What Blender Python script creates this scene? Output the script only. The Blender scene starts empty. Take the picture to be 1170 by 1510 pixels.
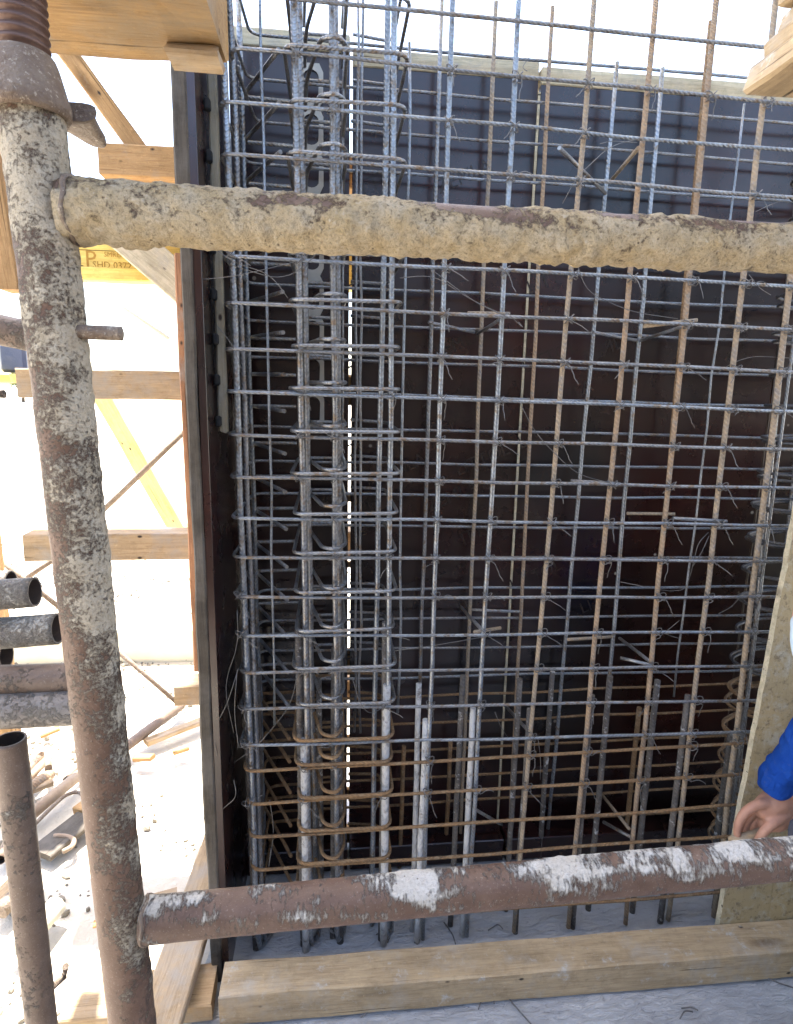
import bpy, bmesh, math, random
from mathutils import Vector, Matrix, noise, Euler
random.seed(7)
S = bpy.context.scene
COL = S.collection

# ------------------------------------------------------------------ camera, sky, sun, exposure
CAM = Vector((0.0, -1.48, 1.558))
FPX, PITCH, YAW, ROLL = 908.66, 0.193233, 0.107918, 0.019782
W0, H0 = 1170.0, 1510.0
fw = Vector((math.sin(YAW)*math.cos(PITCH), math.cos(YAW)*math.cos(PITCH), -math.sin(PITCH)))
r0 = Vector((math.cos(YAW), -math.sin(YAW), 0)); u0 = r0.cross(fw)
rt = r0*math.cos(ROLL) + u0*math.sin(ROLL); up = u0*math.cos(ROLL) - r0*math.sin(ROLL)
cd = bpy.data.cameras.new('camera'); co = bpy.data.objects.new('camera', cd); COL.objects.link(co)
cd.sensor_fit = 'VERTICAL'; cd.sensor_height = 24.0; cd.lens = 24.0*FPX/H0
cd.clip_start = 0.02; cd.clip_end = 2000
co.matrix_world = Matrix(((rt.x, up.x, -fw.x, CAM.x), (rt.y, up.y, -fw.y, CAM.y), (rt.z, up.z, -fw.z, CAM.z), (0, 0, 0, 1)))
S.camera = co

SUN_EL, SUN_AZ = math.radians(74), math.radians(335)      # azimuth clockwise from +Y
sdir = Vector((math.sin(SUN_AZ)*math.cos(SUN_EL), math.cos(SUN_AZ)*math.cos(SUN_EL), math.sin(SUN_EL)))
wd = bpy.data.worlds.new('World'); S.world = wd; wd.use_nodes = True
nt = wd.node_tree; bg = nt.nodes['Background']
sky = nt.nodes.new('ShaderNodeTexSky'); sky.sky_type = 'NISHITA'; sky.sun_disc = False
sky.sun_elevation = SUN_EL; sky.sun_rotation = SUN_AZ; sky.dust_density = 2.5; sky.air_density = 1.0; sky.ozone_density = .6
nt.links.new(sky.outputs[0], bg.inputs[0]); bg.inputs[1].default_value = 0.15
sl = bpy.data.lights.new('sun', 'SUN'); sl.energy = 5.0; sl.angle = math.radians(0.53); sl.color = (1, 0.95, 0.87)
so = bpy.data.objects.new('sun', sl); COL.objects.link(so)
so.rotation_euler = sdir.to_track_quat('Z', 'Y').to_euler(); so.location = (0, 0, 6)
S.view_settings.view_transform = 'Standard'; S.view_settings.look = 'None'
S.view_settings.exposure = 2.62; S.view_settings.gamma = 1.0; S.view_settings.use_curve_mapping = False
S.cycles.max_bounces = 8; S.cycles.diffuse_bounces = 5; S.cycles.glossy_bounces = 3
S.cycles.use_denoising = True

def P(x, y, Y):                      # point of the photograph on the vertical plane Y
    d = fw + rt*((x-W0/2)/FPX) - up*((y-H0/2)/FPX)
    return CAM + d*((Y-CAM.y)/d.y)
def PZ(x, y, z):                     # point of the photograph on the level z
    d = fw + rt*((x-W0/2)/FPX) - up*((y-H0/2)/FPX)
    return CAM + d*((z-CAM.z)/d.z)

# ------------------------------------------------------------------ materials
class NT:
    def __init__(s, name):
        s.m = bpy.data.materials.new(name); s.m.use_nodes = True; s.t = s.m.node_tree
        s.b = s.t.nodes['Principled BSDF']; s.co = s.t.nodes.new('ShaderNodeTexCoord')
    def n(s, typ, **kw):
        nd = s.t.nodes.new('ShaderNode'+typ)
        for k, v in kw.items():
            if k.startswith('i_'):
                nd.inputs[k[2:].replace('_', ' ')].default_value = v
            else: setattr(nd, k, v)
        return nd
    def l(s, a, b): s.t.links.new(a, b)
    def coord(s, kind='Object', scale=(1, 1, 1), rand=True):
        mp = s.n('Mapping'); mp.inputs['Scale'].default_value = scale
        if rand:
            oi = s.n('ObjectInfo'); vm = s.n('VectorMath', operation='SCALE')
            cmb = s.n('CombineXYZ'); s.l(oi.outputs['Random'], cmb.inputs[0]); s.l(oi.outputs['Random'], cmb.inputs[1]); s.l(oi.outputs['Random'], cmb.inputs[2])
            s.l(cmb.outputs[0], vm.inputs[0]); vm.inputs['Scale'].default_value = 37.0
            ad = s.n('VectorMath', operation='ADD'); s.l(s.co.outputs[kind], ad.inputs[0]); s.l(vm.outputs[0], ad.inputs[1])
            s.l(ad.outputs[0], mp.inputs['Vector'])
        else: s.l(s.co.outputs[kind], mp.inputs['Vector'])
        return mp.outputs[0]
    def noise(s, vec, scale, detail=4, rough=.55, dist=0):
        nd = s.n('TexNoise'); nd.inputs['Scale'].default_value = scale; nd.inputs['Detail'].default_value = detail
        nd.inputs['Roughness'].default_value = rough; nd.inputs['Distortion'].default_value = dist
        s.l(vec, nd.inputs['Vector']); return nd.outputs['Fac']
    def ramp(s, fac, stops):
        nd = s.n('ValToRGB'); cr = nd.color_ramp
        while len(cr.elements) < len(stops): cr.elements.new(.5)
        for e, (p, c) in zip(cr.elements, stops):
            e.position = p; e.color = (c, c, c, 1) if isinstance(c, (int, float)) else (*c, 1)
        s.l(fac, nd.inputs[0]); return nd.outputs[0]
    def mix(s, fac, a, b, mode='MIX'):
        nd = s.n('Mix', data_type='RGBA', blend_type=mode)
        for sock, v in ((nd.inputs[0], fac), (nd.inputs[6], a), (nd.inputs[7], b)):
            if isinstance(v, (int, float)): sock.default_value = v
            elif isinstance(v, tuple): sock.default_value = (*v, 1)
            else: s.l(v, sock)
        return nd.outputs[2]
    def math(s, op, a, b=0.0):
        nd = s.n('Math', operation=op)
        for i, v in enumerate((a, b)):
            if isinstance(v, (int, float)): nd.inputs[i].default_value = v
            else: s.l(v, nd.inputs[i])
        return nd.outputs[0]
    def bump(s, h, dist=.002, strength=1.0, prev=None):
        nd = s.n('Bump'); nd.inputs['Distance'].default_value = dist; nd.inputs['Strength'].default_value = strength
        s.l(h, nd.inputs['Height'])
        if prev is not None: s.l(prev, nd.inputs['Normal'])
        return nd.outputs[0]
    def out(s, col=None, rough=None, nrm=None, metal=0.0, spec=None):
        for sock, v in (('Base Color', col), ('Roughness', rough), ('Normal', nrm), ('Metallic', metal), ('Specular IOR Level', spec)):
            if v is None: continue
            if isinstance(v, (int, float)): s.b.inputs[sock].default_value = v
            elif isinstance(v, tuple): s.b.inputs[sock].default_value = (*v, 1)
            else: s.l(v, s.b.inputs[sock])
        return s.m

def rebar_mat(name, c1, c2, c3=None, crust=None, rough=.55, metal=.0, pitch=84.0, ribdark=.18, ribh=.0019):
    """ribbed bar: the tube's UV runs v along the bar in metres, u once round it"""
    t = NT(name); uv = t.co.outputs['UV']
    sep = t.n('SeparateXYZ'); t.l(uv, sep.inputs[0])
    ph = t.math('ADD', t.math('MULTIPLY', sep.outputs[1], pitch), t.math('MULTIPLY', t.math('ABSOLUTE', t.math('SUBTRACT', t.math('FRACT', t.math('MULTIPLY', sep.outputs[0], 2)), .5)), 1.6))
    saw = t.math('PINGPONG', ph, .5)
    rib = t.ramp(saw, [(0.0, 0.0), (.22, 0.0), (.34, 1.0), (.5, 1.0)])
    v = t.coord('Object')
    n1 = t.noise(v, 14, 5, .6); n2 = t.noise(v, 90, 3, .6)
    col = t.mix(t.ramp(n1, [(.38, 0.0), (.62, 1.0)]), c1, c2)
    if c3: col = t.mix(t.ramp(t.noise(v, 40, 4, .7), [(.52, 0.0), (.66, 1.0)]), col, c3)
    col = t.mix(t.math('MULTIPLY', t.math('SUBTRACT', 1.0, rib), ribdark), col, (.05, .035, .025))  # rust-dark valleys painted in to strengthen the relief shading of the ribs
    col = t.mix(t.math('MULTIPLY', n2, .35), col, (.02, .015, .012))
    h = t.math('ADD', rib, t.math('MULTIPLY', n2, .35))
    if crust:
        m = t.ramp(t.noise(v, crust[0], 5, .65), [(crust[1]-.04, 0.0), (crust[1]+.05, 1.0)])
        col = t.mix(m, col, (.52, .50, .47)); h = t.math('ADD', h, t.math('MULTIPLY', m, .8))
    return t.out(col, rough, t.bump(h, ribh, 1.0), metal)

def wood_mat(name, a, b, dark, grey=0.0, greycol=(.33, .31, .28), cement=0.0, rough=.78):
    t = NT(name)
    v = t.coord('Object', (2.4, 26, 26)); w = t.coord('Object', (1, 1, 1))
    g1 = t.noise(v, 1.2, 8, .65, 1.2); g2 = t.noise(t.coord('Object', (9, 150, 150)), 1.0, 7, .72, .6)
    st = t.noise(t.coord('Object', (2.2, 9, 9)), 1.6, 6, .65)
    col = t.mix(t.ramp(g1, [(.3, 0.0), (.7, 1.0)]), a, b)
    col = t.mix(t.ramp(g2, [(.46, 0.0), (.70, .7)]), col, dark)
    col = t.mix(t.ramp(st, [(.48, 0.0), (.70, .65)]), col, tuple(x*.5 for x in b))
    col = t.mix(t.ramp(t.noise(w, 34, 8, .78), [(.50, 0.0), (.74, .55)]), col, tuple(x*.45 for x in b))
    col = t.mix(t.ramp(t.noise(w, 75, 6, .75), [(.60, 0.0), (.74, .5)]), col, tuple(min(1, x*1.5) for x in a))
    # checks along the grain
    ck = t.noise(t.coord('Object', (1.0, 85, 85)), 1.0, 2, .5, .3)
    cm = t.ramp(ck, [(.70, 0.0), (.725, 1.0)])
    col = t.mix(t.math('MULTIPLY', cm, .85), col, tuple(x*.25 for x in dark))
    # knots
    vo = t.n('TexVoronoi', feature='F1'); vo.inputs['Scale'].default_value = 1.0; t.l(t.coord('Object', (3.0, 10, 10)), vo.inputs['Vector'])
    col = t.mix(t.ramp(vo.outputs['Distance'], [(.0, 1.0), (.07, .85), (.20, 0.0)]), col, tuple(x*.7 for x in dark))
    # nail holes and dark specks
    v2 = t.n('TexVoronoi', feature='F1'); v2.inputs['Scale'].default_value = 26.0; t.l(t.coord('Object', (.55, 1, 1)), v2.inputs['Vector'])
    pick = t.ramp(t.noise(w, 9, 2, .5), [(.52, 0.0), (.56, 1.0)])
    col = t.mix(t.math('MULTIPLY', pick, t.ramp(v2.outputs['Distance'], [(.0, 1.0), (.07, 1.0), (.14, 0.0)])), col, (.035, .025, .02))
    if grey: col = t.mix(t.ramp(t.noise(w, 8, 7, .7), [(.62-grey*.4, 0.0), (.82-grey*.4, .85)]), col, greycol)
    if cement: col = t.mix(t.ramp(t.noise(w, 22, 8, .75), [(.72-cement*.3, 0.0), (.82-cement*.3, .8)]), col, (.48, .45, .40))
    h = t.math('SUBTRACT', t.math('ADD', t.math('MULTIPLY', g2, .8), t.math('MULTIPLY', g1, .5)), cm)
    return t.out(col, rough, t.bump(h, .003, .9), spec=.2)

def pipe_mat(name, rust1, rust2, conc1, conc2, thr=.5, fine=150.0, rough=.8, amp=.006, dark=.6, stretch=None, soft=1.0):
    """painted steel pipe splashed with dried concrete; vertex attribute crust says how much sticks where"""
    t = NT(name)
    at = t.n('Attribute', attribute_name='crust'); v = t.coord('Object', rand=False)
    if stretch: vf = t.coord('Object', stretch, rand=False)
    else: vf = v
    nf = t.noise(vf, fine, 8, .75, .15); nm = t.noise(v, 38, 6, .65)
    k = t.math('ADD', at.outputs['Fac'], t.math('ADD', t.math('MULTIPLY', t.math('SUBTRACT', nf, .5), 2.6), t.math('MULTIPLY', t.math('SUBTRACT', nm, .5), .9)))
    m = t.ramp(k, [(thr-.10*soft, 0.0), (thr+.14*soft, 1.0)])
    base = t.mix(t.ramp(t.noise(v, 30, 6, .65), [(.32, 0.0), (.68, 1.0)]), rust1, rust2)
    base = t.mix(t.ramp(t.noise(v, 170, 5, .75), [(.50, 0.0), (.80, .5)]), base, (.06, .035, .025))
    base = t.mix(t.ramp(t.noise(v, 330, 3, .6), [(.60, 0.0), (.72, .6)]), base, (.34, .28, .22))
    conc = t.mix(t.ramp(t.noise(v, 28, 7, .7), [(.34, 0.0), (.66, 1.0)]), conc1, conc2)
    g = t.noise(v, 240, 7, .78, .2)
    conc = t.mix(t.ramp(g, [(.36, dark), (.52, 0.0)]), conc, (.15, .10, .065))
    conc = t.mix(t.ramp(t.noise(v, 120, 5, .7), [(.58, 0.0), (.74, .6)]), conc, (.70, .66, .58))
    vo = t.n('TexVoronoi', feature='F1'); vo.inputs['Scale'].default_value = 95; t.l(v, vo.inputs['Vector'])
    pit = t.ramp(vo.outputs['Distance'], [(.03, 0.0), (.16, 1.0)])
    conc = t.mix(t.math('MAXIMUM', pit, t.ramp(t.noise(v, 55, 2, .5), [(.50, 1.0), (.60, 0.0)])), (.13, .09, .06), conc)
    h = t.math('ADD', t.math('MULTIPLY', m, .5), t.math('MULTIPLY', t.math('ADD', g, t.math('MULTIPLY', pit, .35)), t.math('ADD', t.math('MULTIPLY', m, .8), .12)))
    rg = t.ramp(m, [(0, .5), (1, .95)])
    return t.out(t.mix(m, base, conc), rg, t.bump(h, amp, 1.0), spec=.3)

def simple(name, c1, c2, scale=20, rough=.7, bumpd=.002, metal=0.0, spec=.4, speck=None):
    t = NT(name); v = t.coord('Object'); n = t.noise(v, scale, 6, .62)
    col = t.mix(t.ramp(n, [(.32, 0.0), (.68, 1.0)]), c1, c2)
    if speck: col = t.mix(t.ramp(t.noise(v, scale*6, 4, .7), [(.56, 0.0), (.66, .8)]), col, speck)
    return t.out(col, rough, t.bump(t.noise(v, scale*4, 4, .65), bumpd, .8), metal, spec)

M = {}
M['steel'] = rebar_mat('rebar_grey_steel', (.42, .43, .44), (.29, .293, .297), (.30, .22, .15), rough=.38, metal=.75)
M['steelb'] = rebar_mat('rebar_bluish_steel', (.46, .50, .54), (.31, .335, .36), (.30, .24, .18), rough=.36, metal=.75)
M['rust'] = rebar_mat('rebar_orange_rust', (.50, .335, .20), (.38, .27, .175), (.33, .29, .24), rough=.8)
M['tan'] = rebar_mat('rebar_tan_rust', (.50, .37, .24), (.38, .30, .21), (.32, .29, .26), rough=.75)
M['brown'] = rebar_mat('rebar_brown_rust', (.34, .195, .085), (.22, .13, .062), (.36, .25, .14), rough=.85)
M['crusted'] = rebar_mat('rebar_cement_crusted', (.12, .11, .10), (.19, .165, .14), (.10, .08, .06), (45, .62), .8)
M['white'] = rebar_mat('rebar_white_cement', (.58, .56, .53), (.68, .66, .63), (.24, .21, .18), (28, .46), .9, pitch=40)
M['darksteel'] = rebar_mat('rebar_dark_steel', (.14, .145, .155), (.09, .09, .095), (.12, .09, .06), rough=.5, metal=.5)
M['wire'] = simple('tie_wire_steel', (.10, .095, .09), (.20, .19, .18), 60, .5, .0005, .5)
M['film'] = None
def film():
    t = NT('phenolic_film'); v = t.coord('Object', rand=False)
    n = t.noise(v, 1.7, 5, .6)
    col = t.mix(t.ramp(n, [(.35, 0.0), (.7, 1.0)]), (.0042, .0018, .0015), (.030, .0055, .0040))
    col = t.mix(t.ramp(t.noise(v, 9, 6, .75, .4), [(.60, 0.0), (.74, .4)]), col, (.024, .017, .013))
    vo = t.n('TexVoronoi', feature='F1'); vo.inputs['Scale'].default_value = 9; t.l(v, vo.inputs['Vector'])
    col = t.mix(t.ramp(vo.outputs['Distance'], [(0, 1.0), (.035, 1.0), (.06, 0.0)]), col, (.25, .22, .18))
    st = t.noise(t.coord('Object', (60, 60, 1.5), False), 1.0, 4, .6)
    col = t.mix(t.ramp(st, [(.62, 0.0), (.78, .3)]), col, (.035, .026, .02))
    rg = t.ramp(t.noise(v, 6, 5, .6), [(.3, .22), (.7, .34)])
    return t.out(col, rg, t.bump(t.noise(v, 4, 3, .5), .01, .25), spec=.65)
M['film'] = film()
M['print'] = simple('faint_print', (.040, .029, .024), (.022, .015, .012), 60, .30, .0002)
M['plyedge'] = wood_mat('pale_plywood_edge', (.62, .54, .38), (.52, .45, .30), (.30, .25, .17), .2)
M['greywood'] = wood_mat('weathered_grey_timber', (.095, .078, .058), (.065, .054, .042), (.03, .025, .02), .5, (.12, .105, .088))
M['orange'] = wood_mat('fresh_orange_timber', (.47, .29, .135), (.38, .225, .095), (.20, .105, .04), .12, (.30, .25, .19))
M['pine'] = wood_mat('pale_pine_timber', (.45, .33, .20), (.38, .265, .15), (.21, .135, .07), .38, (.32, .28, .23), .25)
M['cementwood'] = wood_mat('cement_washed_timber', (.50, .37, .22), (.42, .305, .175), (.22, .145, .08), .25, (.40, .35, .28), .5)
M['yellow'] = wood_mat('yellow_glazed_timber', (.84, .64, .20), (.80, .58, .16), (.50, .32, .08), 0)
def boardm():
    t = NT('cement_stained_plywood'); v = t.coord('Object', rand=False)
    col = t.mix(t.ramp(t.noise(v, 7, 8, .7), [(.3, 0.0), (.7, 1.0)]), (.42, .32, .17), (.31, .245, .14))
    col = t.mix(t.ramp(t.noise(v, 20, 8, .75, .4), [(.50, 0.0), (.62, .7)]), col, (.42, .39, .31))
    col = t.mix(t.ramp(t.noise(v, 55, 6, .75), [(.52, 0.0), (.66, .8)]), col, (.15, .115, .07))
    col = t.mix(t.ramp(t.noise(t.coord('Object', (120, 120, 3), False), 1, 4, .6), [(.55, 0.0), (.75, .5)]), col, (.25, .19, .10))
    return t.out(col, .85, t.bump(t.noise(v, 60, 8, .75), .006, .9), spec=.2)
M['board'] = boardm()
M['greypine'] = wood_mat('dull_pale_batten', (.40, .35, .25), (.32, .28, .20), (.18, .15, .10), .3)
M['redwood'] = wood_mat('reddish_stud_timber', (.42, .22, .12), (.34, .17, .09), (.18, .08, .04), .1)
M['bearer'] = wood_mat('weathered_orange_bearer', (.40, .25, .105), (.31, .185, .075), (.15, .08, .03), .3, (.26, .20, .13), .15)
M['palepaint'] = wood_mat('pale_yellow_timber', (.80, .70, .34), (.74, .63, .28), (.55, .42, .16), 0)
M['slab'] = None
def slab():
    t = NT('rough_concrete'); v = t.coord('Object', rand=False)
    col = t.mix(t.ramp(t.noise(v, 5, 6, .65), [(.3, 0.0), (.7, 1.0)]), (.50, .50, .50), (.36, .36, .37))
    n = t.noise(t.coord('Object', (1.0, 2.2, 1), False), 26, 6, .7, 1.2)
    col = t.mix(t.ramp(n, [(.30, .75), (.42, 0.0)]), col, (.18, .18, .19))
    return t.out(col, .9, t.bump(n, .012, 1.0), spec=.2)
M['slab'] = slab()
def soil():
    t = NT('pale_dusty_soil'); v = t.coord('Object', rand=False)
    col = t.mix(t.ramp(t.noise(v, 1.3, 7, .65), [(.3, 0.0), (.7, 1.0)]), (.62, .57, .48), (.50, .45, .37))
    return t.out(col, .95, t.bump(t.noise(v, 18, 6, .7), .02, .8), spec=.1)
M['soil'] = soil()
M['stone'] = simple('grey_rubble', (.26, .235, .19), (.15, .135, .11), 12, .95, .004, spec=.1)
M['conc'] = simple('pale_concrete', (.60, .56, .44), (.52, .48, .36), 6, .9, .003)
M['reflect_dark'] = simple('dark_reflection_wall', (.045, .036, .030), (.032, .027, .023), 3, .9, .003)  # colour of the added wall, darkened so the panels reflect little
M['rail1'] = pipe_mat('pipe_thick_concrete_crust', (.095, .054, .038), (.15, .094, .068), (.60, .455, .25), (.66, .56, .40), .22, 140, amp=.010, dark=.55, soft=1.4)
M['post'] = pipe_mat('pipe_speckled_concrete', (.100, .054, .032), (.155, .090, .058), (.54, .45, .32), (.60, .53, .41), .45, 210, dark=.35, soft=1.5)
M['rail2'] = pipe_mat('pipe_white_splashes', (.085, .048, .032), (.13, .080, .056), (.54, .49, .41), (.64, .61, .56), .45, 150, dark=.35, stretch=(1.2, .45, .38), soft=1.5)
M['pipe'] = pipe_mat('pipe_plain_brown', (.12, .080, .055), (.17, .120, .088), (.40, .35, .28), (.36, .32, .26), .62, 120, soft=1.8)
M['pipeg'] = pipe_mat('pipe_grey_cement', (.15, .125, .105), (.21, .185, .16), (.40, .37, .31), (.46, .43, .38), .48, 160, soft=2.0)
M['jack'] = simple('worn_painted_iron', (.12, .080, .055), (.20, .155, .115), 32, .65, .005, .1, speck=(.36, .31, .24))
M['scrap'] = simple('dusty_rust_scrap', (.24, .165, .11), (.32, .25, .18), 25, .85, .003)
M['thread'] = simple('oily_red_brown_steel', (.085, .045, .034), (.135, .08, .06), 30, .5, .001, .3)
M['bore'] = simple('rusty_shaded_bore', (.035, .022, .016), (.02, .014, .011), 20, .9, .002)  # rust brown, darkened further for the shadow inside the pipe
M['black'] = simple('black_void', (.012, .012, .012), (.02, .02, .02), 10, .8)
M['zinc'] = simple('pale_zinc_strip', (.50, .47, .40), (.42, .39, .33), 14, .5, .001, .2)
M['skin'] = simple('skin', (.50, .27, .18), (.42, .21, .14), 40, .5, .0012)
def cloth():
    t = NT('blue_work_cloth'); v = t.coord('Object', rand=False)
    col = t.mix(t.ramp(t.noise(v, 14, 7, .7), [(.3, 0.0), (.7, 1.0)]), (.010, .060, .33), (.018, .085, .40))
    col = t.mix(t.ramp(t.noise(v, 40, 6, .75), [(.58, 0.0), (.75, .5)]), col, (.10, .14, .26))
    w = t.n('TexWave', wave_type='BANDS', bands_direction='DIAGONAL'); w.inputs['Scale'].default_value = 260; t.l(v, w.inputs['Vector'])
    return t.out(col, .9, t.bump(t.math('ADD', t.noise(t.coord('Object', (1, 1, .45), False), 26, 4, .55, 1.0), t.math('MULTIPLY', w.outputs['Fac'], .06)), .02, .9), spec=.1)
M['blue'] = cloth()
M['paleblue'] = simple('pale_blue_cloth', (.55, .66, .74), (.48, .60, .70), 14, .9, .003)
M['denim'] = simple('dark_trousers', (.05, .055, .07), (.08, .08, .10), 14, .9, .004)
M['tarp'] = simple('blue_plastic', (.04, .06, .12), (.07, .09, .16), 8, .4, .003)
M['bark'] = simple('bark', (.12, .09, .06), (.08, .06, .04), 20, .9, .01)
M['leaf'] = simple('leaf', (.05, .09, .025), (.08, .12, .03), 6, .7, .002)

# ------------------------------------------------------------------ helpers
def link(name, me, mat=None, parent=None):
    o = bpy.data.objects.new(name, me); COL.objects.link(o)
    if mat is not None and me is not None and len(me.materials) == 0: me.materials.append(mat)
    if parent is not None: o.parent = parent
    return o
def tag(o, label, cat, group=None):
    o['label'] = label; o['category'] = cat
    if group: o['group'] = group
    return o
def thing(name, label, cat, loc=(0, 0, 0), group=None):
    o = bpy.data.objects.new(name, None); COL.objects.link(o); o.location = loc; o.empty_display_size = .1
    o['label'] = label; o['category'] = cat
    if group: o['group'] = group
    return o
def child(o, parent):
    """parent without moving: the parent Empty only has a location"""
    o.parent = parent; o.location = o.location - parent.location if parent.parent is None else o.location - parent.location
    return o
def finish(bm, name, smooth=False):
    me = bpy.data.meshes.new(name); bm.to_mesh(me); bm.free()
    if smooth: me.polygons.foreach_set('use_smooth', [True]*len(me.polygons))
    return me

def fillet(pts, r, n=6):
    pts = [Vector(p) for p in pts]; out = [pts[0]]
    for a, b, c in zip(pts, pts[1:], pts[2:]):
        d1 = (a-b); d2 = (c-b); l = min(r, d1.length*.49, d2.length*.49)
        p1 = b+d1.normalized()*l; p2 = b+d2.normalized()*l
        for i in range(n+1):
            t = i/n; out.append(p1.lerp(b, t).lerp(b.lerp(p2, t), t))
    out.append(pts[-1]); return out
def tube_bm(pts, r, sides=8, closed=False, caps=True, bm=None):
    bm = bm or bmesh.new(); uvl = bm.loops.layers.uv.verify()
    pts = [Vector(p) for p in pts]; n = len(pts); rad = r if callable(r) else (lambda t: r)
    tang = []
    for i in range(n):
        a = pts[(i-1) % n] if (closed or i > 0) else pts[i]; b = pts[(i+1) % n] if (closed or i < n-1) else pts[i]
        tang.append((b-a).normalized())
    ref = Vector((0, 0, 1)) if abs(tang[0].z) < .9 else Vector((1, 0, 0))
    nrm = (ref-tang[0]*ref.dot(tang[0])).normalized()
    rings = []; L = [0.0]
    for i in range(n):
        if i: L.append(L[-1]+(pts[i]-pts[i-1]).length)
        nrm = (nrm-tang[i]*nrm.dot(tang[i])).normalized(); bi = tang[i].cross(nrm)
        rr = rad(i/max(1, n-1))
        rings.append([bm.verts.new(pts[i]+(nrm*math.cos(2*math.pi*k/sides)+bi*math.sin(2*math.pi*k/sides))*rr) for k in range(sides)])
    m = n if closed else n-1
    for i in range(m):
        A, B = rings[i], rings[(i+1) % n]
        v0, v1 = L[i], (L[i+1] if i+1 < n else L[i]+(pts[0]-pts[i]).length)
        for k in range(sides):
            f = bm.faces.new((A[k], A[(k+1) % sides], B[(k+1) % sides], B[k])); f.smooth = True
            for lp, uv in zip(f.loops, ((k/sides, v0), ((k+1)/sides, v0), ((k+1)/sides, v1), (k/sides, v1))): lp[uvl].uv = uv
    if caps and not closed:
        bm.faces.new(list(reversed(rings[0]))); bm.faces.new(rings[-1])
    return bm
def tube(name, pts, r, mat, parent=None, sides=8, closed=False):
    o = link(name, finish(tube_bm(pts, r, sides, closed), name), mat, parent); return o

def beam_me(L, w, h, seed=0, jit=.0025, seg=None, cham=.004):
    """sawn timber along local X from 0 to L, section w (Y) by h (Z), slightly uneven"""
    rnd = random.Random(seed); seg = seg or max(4, min(40, int(L/.06))); bm = bmesh.new(); rings = []
    c = cham; a, b = w/2, h/2
    prof = [(-a+c, -b), (a-c, -b), (a, -b+c), (a, b-c), (a-c, b), (-a+c, b), (-a, b-c), (-a, -b+c)]
    for i in range(seg+1):
        x = L*i/seg; ex = 0
        row = []
        for j, (y, z) in enumerate(prof):
            q = Vector((x*6+seed*3.1, y*30, z*30))
            dy = noise.noise(q)*jit; dz = noise.noise(q+Vector((9, 4, 2)))*jit
            xe = x + (rnd.uniform(-.003, .003) if i in (0, seg) else 0)
            row.append(bm.verts.new((xe, y+dy, z+dz)))
        rings.append(row)
    for A, B in zip(rings, rings[1:]):
        for k in range(8): bm.faces.new((A[k], A[(k+1) % 8], B[(k+1) % 8], B[k]))
    bm.faces.new(list(reversed(rings[0]))); bm.faces.new(rings[-1])
    bmesh.ops.recalc_face_normals(bm, faces=bm.faces)
    return finish(bm, 'timber')
_seed = [0]
def beam(name, p0, p1, w, h, mat, parent=None, side=None, jit=.0025):
    """w is measured along `side` (default: horizontal, square to the length), h square to both"""
    p0, p1 = Vector(p0), Vector(p1); _seed[0] += 1
    me = beam_me((p1-p0).length, w, h, _seed[0], jit)
    x = (p1-p0).normalized()
    s = Vector(side) if side else (Vector((0, 0, 1)).cross(x) if abs(x.z) < .95 else Vector((0, 1, 0)))
    s = (s-x*s.dot(x)).normalized(); z = x.cross(s)
    o = link(name, me, mat)
    o.matrix_world = Matrix(((x.x, s.x, z.x, p0.x), (x.y, s.y, z.y, p0.y), (x.z, s.z, z.z, p0.z), (0, 0, 0, 1)))
    if parent:
        o.parent = parent; o.matrix_parent_inverse = Matrix.Translation(-parent.location)
    return o
def box_me(lo, hi, bev=.0, seg=1):
    bm = bmesh.new(); bmesh.ops.create_cube(bm, size=1)
    for v in bm.verts: v.co = Vector([lo[i]+(v.co[i]+.5)*(hi[i]-lo[i]) for i in range(3)])
    if bev: bmesh.ops.bevel(bm, geom=bm.edges[:], offset=bev, segments=seg, affect='EDGES')
    return finish(bm, 'box')
def box(name, lo, hi, mat, parent=None, bev=.002):
    return link(name, box_me(lo, hi, bev), mat, parent)

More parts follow.
